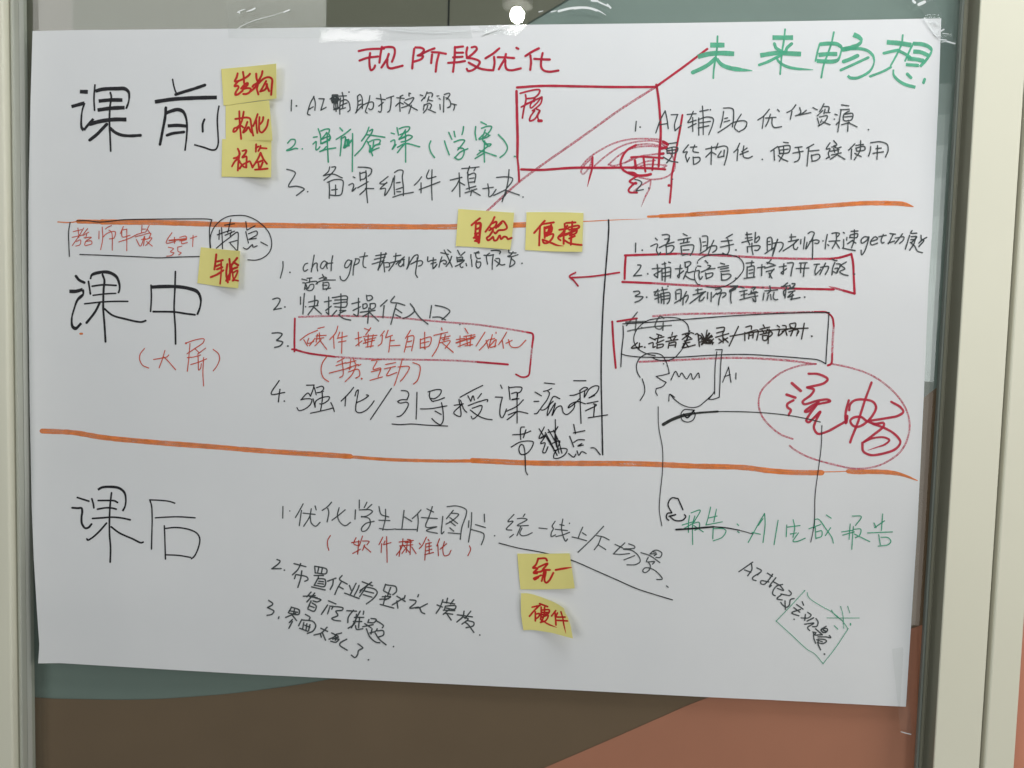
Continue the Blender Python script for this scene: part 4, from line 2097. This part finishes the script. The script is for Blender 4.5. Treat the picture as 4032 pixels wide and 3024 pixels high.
# ------------------------------------------------------------------ stroke geometry
def catmull(pts, step):
    if len(pts) < 3:
        out=[]; a,b=pts[0],pts[-1]; n=max(2,int(math.dist(a,b)/step)+1)
        for i in range(n+1): out.append((a[0]+(b[0]-a[0])*i/n, a[1]+(b[1]-a[1])*i/n))
        return out
    P=[(2*pts[0][0]-pts[1][0],2*pts[0][1]-pts[1][1])]+list(pts)+[(2*pts[-1][0]-pts[-2][0],2*pts[-1][1]-pts[-2][1])]
    out=[pts[0]]
    for i in range(1,len(P)-2):
        p0,p1,p2,p3=P[i-1],P[i],P[i+1],P[i+2]
        def tj(ti,a,b): return ti+max(1e-3,math.dist(a,b))**0.5
        t0=0; t1=tj(t0,p0,p1); t2=tj(t1,p1,p2); t3=tj(t2,p2,p3)
        n=max(2,int(math.dist(p1,p2)/step)+1)
        for k in range(1,n+1):
            t=t1+(t2-t1)*k/n
            q=[]
            for c in (0,1):
                A1=(t1-t)/(t1-t0)*p0[c]+(t-t0)/(t1-t0)*p1[c]; A2=(t2-t)/(t2-t1)*p1[c]+(t-t1)/(t2-t1)*p2[c]; A3=(t3-t)/(t3-t2)*p2[c]+(t-t2)/(t3-t2)*p3[c]
                B1=(t2-t)/(t2-t0)*A1+(t-t0)/(t2-t0)*A2; B2=(t3-t)/(t3-t1)*A2+(t-t1)/(t3-t1)*A3
                q.append((t2-t)/(t2-t1)*B1+(t-t1)/(t2-t1)*B2)
            out.append(tuple(q))
    return out
NIB=(-0.18,0.98)
class Ink:
    def __init__(s, hf, base):
        s.v=[]; s.f=[]; s.uv=[]; s.hf=hf; s.base=base; s.k=0; s.ws=1.0
    def put(s, x, y, e, u, w):
        p=surf(x,y,s.hf,2); s.v.append(Vector((p.x,p.y-s.base-e,p.z))); s.uv.append((u,w))
    def ribbon(s, pts, width, chisel=False, taper=False, tin=False, wmin=6.0):
        width*=s.ws; e0=s.k*2.2e-6; s.k+=1
        sd=random.random()*50
        if len(pts)==1:
            c=pts[0]; r=width/2; b=len(s.v); n=12; s.put(c[0],c[1],e0,sd,0.5)
            for i in range(n):
                a=2*math.pi*i/n; rr=r*(0.92+0.16*random.random()); s.put(c[0]+rr*math.cos(a),c[1]+rr*math.sin(a),e0,sd,1.0)
            for i in range(n): s.f.append((b,b+1+(i+1)%n,b+1+i))
            return
        q=catmull(pts,3.2 if width<12 else 4.5); n=len(q)
        cl=[0.0]
        for a,b in zip(q,q[1:]): cl.append(cl[-1]+math.dist(a,b))
        Ltot=max(cl[-1],1e-3); tang=[]
        for i in range(n):
            a=q[max(0,i-1)]; b=q[min(n-1,i+1)]; d=math.dist(a,b) or 1e-6; tang.append(((b[0]-a[0])/d,(b[1]-a[1])/d))
        rows=[]
        for i in range(n):
            t=tang[i]; w=width
            if chisel: w=wmin+abs(t[0]*NIB[1]-t[1]*NIB[0])*(width-wmin)
            w*=1.0+0.10*noise.noise(Vector((sd,cl[i]*0.05,0.3)))+ (0.05*noise.noise(Vector((sd,cl[i]*0.3,7.3))) if chisel else 0.0)
            if taper: w*=0.18+0.82*(1-max(0,(cl[i]/Ltot-0.55)/0.45)**1.5)
            if tin: w*=0.25+0.75*min(1,cl[i]/Ltot/0.25)
            rows.append((q[i],t,w,cl[i]))
        if not chisel:
            def cap(row,sgn):
                (p,t,w,c)=row; out=[]
                for a in (0.38,0.72,0.94,1.0):
                    d=w*0.5*math.sin(a*math.pi/2)*1.0; ww=w*math.cos(a*math.pi/2)
                    out.append(((p[0]+sgn*t[0]*d,p[1]+sgn*t[1]*d),t,max(ww,0.02*w),c+sgn*d))
                return out
            rows=list(reversed(cap(rows[0],-1)))+rows+cap(rows[-1],1)
        b=len(s.v); u0=sd
        for i,(p,t,w,c) in enumerate(rows):
            nx,ny=-t[1],t[0]; hw=w/2
            if chisel and (i==0 or i==len(rows)-1):
                hw*=0.97
            for sgn,vv in ((-1,0.0),(1,1.0)):
                s.put(p[0]+sgn*nx*hw,p[1]+sgn*ny*hw,e0+i*4e-8,u0+c/30.0,vv+int(sd)*1.7)
        for i in range(len(rows)-1):
            a=b+2*i; s.f.append((a,a+2,a+3,a+1))
    def build(s, name, mat, parent, label=None):
        o=link(name,s.v,s.f,mat,None,s.uv,smooth=False)
        o.parent=parent; o.matrix_parent_inverse=parent.matrix_basis.inverted()
        if label: o['label']=label
        return o
def draw(ink, lines, wdef, x0, y0, sc):
    for ln in lines:
        tk=ln.split(); width=wdef; ch=ta=ti=False; wmin=6.5
        if not (tk[0][0].isdigit() or tk[0][0]=='-'):
            h=tk.pop(0); num=''
            for c in h:
                if c=='k': ch=True
                elif c.isdigit(): num+=c
            if h.endswith('t') and h!='t' and num: ta=True
            if h[0]=='t': ta=True
            if num: width=float(num)
            if h.startswith('t') and not num: width=wdef
        if tk[0].startswith('t'): pass
        segs=[[]]
        for p in tk:
            cor=p.endswith('!'); a,b=p.rstrip('!').split(',')
            q=(x0+float(a)/sc, y0+float(b)/sc); segs[-1].append(q)
            if cor: segs.append([q])
        for i,sg in enumerate(segs):
            if i>0 and len(sg)<2: continue
            ink.ribbon(sg, width/sc, ch, ta and i==len(segs)-1, ti, min(wmin*1.0, width/sc))
parts=[]; cur=None
for ln in INKDATA.strip().splitlines():
    if ln.startswith('#') or not ln.strip(): continue
    if ln.startswith('P ') or ln.startswith('@note'):
        cur=[ln,[]]; parts.append(cur)
    else:
        t=ln
        if t[0]=='t' and t[1].isdigit() and ',' in t.split()[0]: t='t '+t[1:]
        cur[1].append(t)
LAYER=[0.00022,0.00034,0.00046,0.00060]
def pts_of(ln, x0, y0, sc):
    tk=ln.split()
    if not (tk[0][0].isdigit() or tk[0][0]=='-'): tk=tk[1:]
    if tk[0][0]=='t': tk=tk[1:]
    q=[(x0+float(p.rstrip('!').split(',')[0])/sc, y0+float(p.rstrip('!').split(',')[1])/sc) for p in tk]
    return catmull(q, 12.0) if len(q)>1 else q
def pieces(lines, x0, y0, sc, gap):
    P=[pts_of(l,x0,y0,sc) for l in lines]; n=len(P); g=list(range(n))
    def root(i):
        while g[i]!=i: i=g[i]
        return i
    for i in range(n):
        for j in range(i):
            if root(i)!=root(j) and any((a[0]-b[0])**2+(a[1]-b[1])**2<gap*gap for a in P[i] for b in P[j]): g[root(i)]=root(j)
    out={}
    for i in range(n): out.setdefault(root(i),[]).append(lines[i])
    return list(out.values())
for hd_,lines in parts:
    if not hd_.startswith('P '): continue
    nm,lb,ik,wd_,win,ly=hd_[2:].split('|'); x0,y0,sc=[float(a) for a in win.split(',')]
    grp = pieces(lines,x0,y0,sc, 100.0 if nm in ('handwriting','heading') else 22.0)
    for gl_ in grp:
        I=Ink(paper_h, LAYER[int(ly)]); I.ws={'gray':0.86,'greenpen':0.84,'redpen':0.9,'black':0.86,'pink':0.92}.get(ik,1.0) if nm!='heading' else 1.0
        draw(I,gl_,float(wd_),x0,y0,sc)
        I.build(nm, INK[ik], paper, lb if len(grp)==1 else None)

# ------------------------------------------------------------------ sticky notes
def note_mat():
    m=paint('yellow_note_paper',(0.84,0.76,0.27),0.6,0.03,9.0,0.06,900.0,0.25); return m
M_NOTE=note_mat()
def make_note(hd_, lines):
    corners,win,lift,label,curl=hd_[6:].split('|'); x0,y0,sc=[float(a) for a in win.split(',')]; lift=float(lift)*0.001
    C=[(x0+float(a)/sc,y0+float(b)/sc) for a,b in (p.split(',') for p in corners.split())]
    curl=float(curl)
    P=[at(*c) for c in C]; ax=(P[1]+P[2]-P[0]-P[3])*0.5; wdt=ax.length; ax.normalize(); o_=(P[0]+P[3])*0.5
    az=(P[0]+P[1]-P[2]-P[3])*0.5; hgt=az.length; az.normalize(); oz=(P[3]+P[2])*0.5
    idx=len(notes)
    over = 0.0009 if '构化' not in label.split('red ')[1][:3] else 0.0004
    def hf(x,z):
        d=Vector((x,0,z)); s=(d-o_).dot(ax)/wdt; t=(d-oz).dot(az)/hgt
        e=max(0,s-0.18)
        h=paper_h(x,z)+over+lift*1.15*e**1.7+0.0006*math.sin(s*7+idx)*e
        h+=lift*0.25*e*math.sin(t*2.2+idx*1.3)
        h+=0.0018*max(0,0.12-s)*2
        if curl: h+=0.006*max(0,t-0.5)*e + 0.004*(1-s)*max(0,0.4-s)
        return h
    if curl:
        T=[(x0+a/sc,y0+b/sc) for a,b in ((95,810),(200,812),(300,830),(450,880),(650,960),(760,1020),(830,1070))]
        R=[(x0+a/sc,y0+b/sc) for a,b in ((830,1070),(850,1140),(905,1240),(950,1390),(985,1590))]
        B=[(x0+a/sc,y0+b/sc) for a,b in ((135,1445),(270,1442),(400,1455),(640,1495),(820,1545),(985,1590))]
        L=[(x0+a/sc,y0+b/sc) for a,b in ((95,810),(90,960),(92,1150),(110,1300),(135,1445))]
    else:
        def bow(a,b,k):
            n=(-(b[1]-a[1]),b[0]-a[0]); return [a]+[(a[0]+(b[0]-a[0])*u+n[0]*k*4*u*(1-u), a[1]+(b[1]-a[1])*u+n[1]*k*4*u*(1-u)) for u in (0.25,0.5,0.75)]+[b]
        r=random.uniform
        T=bow(C[0],C[1],r(-.008,.006)); R=bow(C[1],C[2],r(-.012,.004)); B=bow(C[3],C[2],r(-.006,.014)); L=bow(C[0],C[3],r(-.004,.008))
    NOTE_KEEP.append((T,B,L,R))
    o=sheet('sticky_note',T,B,L,R,30,22,hf,M_NOTE,0.00014)
    tag(o,label,'sticky note','yellow sticky notes on the chart paper')
    I=Ink(hf,0.00018); draw(I,lines,30.0,x0,y0,sc); I.build('handwriting',INK['notered'],o)
    notes.append(o); return o
notes=[]; NOTE_KEEP=[]
for hd_,lines in parts:
    if hd_.startswith('@note'):
        # first stroke of a note sets its default width
        w0=lines[0].split()[0]; 
        if w0[0]=='w':
            wv=w0.rstrip('t'); lines=[l if not (l[0].isdigit()) else wv+' '+l for l in lines]
        make_note(hd_,lines)

# ------------------------------------------------------------------ clear tape
def tape_mat(name, bumpscale, strength, rough, f0=0.04):
    m,n,l,gl_,fr2,mx=glass_mat(name,(0.975,0.98,0.975),rough,f0)
    tc=n.new('ShaderNodeTexCoord'); v=n.new('ShaderNodeTexVoronoi'); v.feature='DISTANCE_TO_EDGE'; v.inputs['Scale'].default_value=bumpscale
    t=n.new('ShaderNodeTexNoise'); t.inputs['Scale'].default_value=bumpscale*0.6; t.inputs['Detail'].default_value=4
    l.new(tc.outputs['Object'],v.inputs['Vector']); l.new(tc.outputs['Object'],t.inputs['Vector'])
    a=n.new('ShaderNodeMath'); a.operation='ADD'; l.new(v.outputs['Distance'],a.inputs[0]); l.new(t.outputs['Fac'],a.inputs[1])
    df=n.new('ShaderNodeBsdfDiffuse'); df.inputs['Color'].default_value=(0.85,0.87,0.87,1); m2=n.new('ShaderNodeMixShader'); m2.inputs['Fac'].default_value=0.03
    l.new(mx.outputs[0],m2.inputs[1]); l.new(df.outputs[0],m2.inputs[2]); l.new(m2.outputs[0],n['Material Output'].inputs['Surface'])
    b=n.new('ShaderNodeBump'); b.inputs['Strength'].default_value=strength; b.inputs['Distance'].default_value=0.002
    l.new(a.outputs[0],b.inputs['Height']); l.new(b.outputs['Normal'],gl_.inputs['Normal'])
    return m
M_TAPE=tape_mat('clear_tape_film',60.0,0.012,0.06)
M_TAPE0=tape_mat('adhered_tape_film',60.0,0.012,0.06,0.006)
M_TAPE2=tape_mat('crinkled_tape_film',150.0,0.035,0.08)
m_cr=bpy.data.materials.new('painted_crease_glint'); n_,l_=nodes(m_cr); p_=n_['Principled BSDF']; p_.inputs['Base Color'].default_value=(0.9,0.92,0.92,1); p_.inputs['Roughness'].default_value=0.2; p_.inputs['Alpha'].default_value=0.85  # white ribbons paint the bright glints along the tape folds
def make_tape(label, T,B,L,R, amp, freq, mat, seed, nx=60, ny=16, over=0.0005, creases=()):
    def hf(x,z):
        ph = paper_h(x,z)
        zt = TL.z + (TR.z-TL.z)*(x-TL.x)/(TR.x-TL.x)
        zb = BL.z + (BR_.z-BL.z)*(x-BL.x)/(BR_.x-BL.x)
        onp = (sm(zt+0.005, zt-0.001, z) if x < TR.x-0.001 else 0.0) * sm(zb-0.003, zb+0.003, z)
        h = 0.0005+(ph+over)*onp
        w = noise.ridged_multi_fractal(Vector((x*freq+seed, z*freq*2.2, seed)), 1.0, 2.2, 4, 1.0, 2.0)
        h += amp*max(0,w-0.9)
        return h
    o=sheet('clear_tape',T,B,L,R,nx,ny,hf,mat,0.0)
    tag(o,label,'tape','clear tape holding the paper')
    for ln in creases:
        I=Ink(lambda x,z: hf(x,z)+0.0004,0.0002); draw(I,[ln],5.0,0,0,1); I.build('crease_glint',m_cr,o)
    return o
def quad(a,b,c,d): return ([a,b],[d,c],[a,d],[b,c])
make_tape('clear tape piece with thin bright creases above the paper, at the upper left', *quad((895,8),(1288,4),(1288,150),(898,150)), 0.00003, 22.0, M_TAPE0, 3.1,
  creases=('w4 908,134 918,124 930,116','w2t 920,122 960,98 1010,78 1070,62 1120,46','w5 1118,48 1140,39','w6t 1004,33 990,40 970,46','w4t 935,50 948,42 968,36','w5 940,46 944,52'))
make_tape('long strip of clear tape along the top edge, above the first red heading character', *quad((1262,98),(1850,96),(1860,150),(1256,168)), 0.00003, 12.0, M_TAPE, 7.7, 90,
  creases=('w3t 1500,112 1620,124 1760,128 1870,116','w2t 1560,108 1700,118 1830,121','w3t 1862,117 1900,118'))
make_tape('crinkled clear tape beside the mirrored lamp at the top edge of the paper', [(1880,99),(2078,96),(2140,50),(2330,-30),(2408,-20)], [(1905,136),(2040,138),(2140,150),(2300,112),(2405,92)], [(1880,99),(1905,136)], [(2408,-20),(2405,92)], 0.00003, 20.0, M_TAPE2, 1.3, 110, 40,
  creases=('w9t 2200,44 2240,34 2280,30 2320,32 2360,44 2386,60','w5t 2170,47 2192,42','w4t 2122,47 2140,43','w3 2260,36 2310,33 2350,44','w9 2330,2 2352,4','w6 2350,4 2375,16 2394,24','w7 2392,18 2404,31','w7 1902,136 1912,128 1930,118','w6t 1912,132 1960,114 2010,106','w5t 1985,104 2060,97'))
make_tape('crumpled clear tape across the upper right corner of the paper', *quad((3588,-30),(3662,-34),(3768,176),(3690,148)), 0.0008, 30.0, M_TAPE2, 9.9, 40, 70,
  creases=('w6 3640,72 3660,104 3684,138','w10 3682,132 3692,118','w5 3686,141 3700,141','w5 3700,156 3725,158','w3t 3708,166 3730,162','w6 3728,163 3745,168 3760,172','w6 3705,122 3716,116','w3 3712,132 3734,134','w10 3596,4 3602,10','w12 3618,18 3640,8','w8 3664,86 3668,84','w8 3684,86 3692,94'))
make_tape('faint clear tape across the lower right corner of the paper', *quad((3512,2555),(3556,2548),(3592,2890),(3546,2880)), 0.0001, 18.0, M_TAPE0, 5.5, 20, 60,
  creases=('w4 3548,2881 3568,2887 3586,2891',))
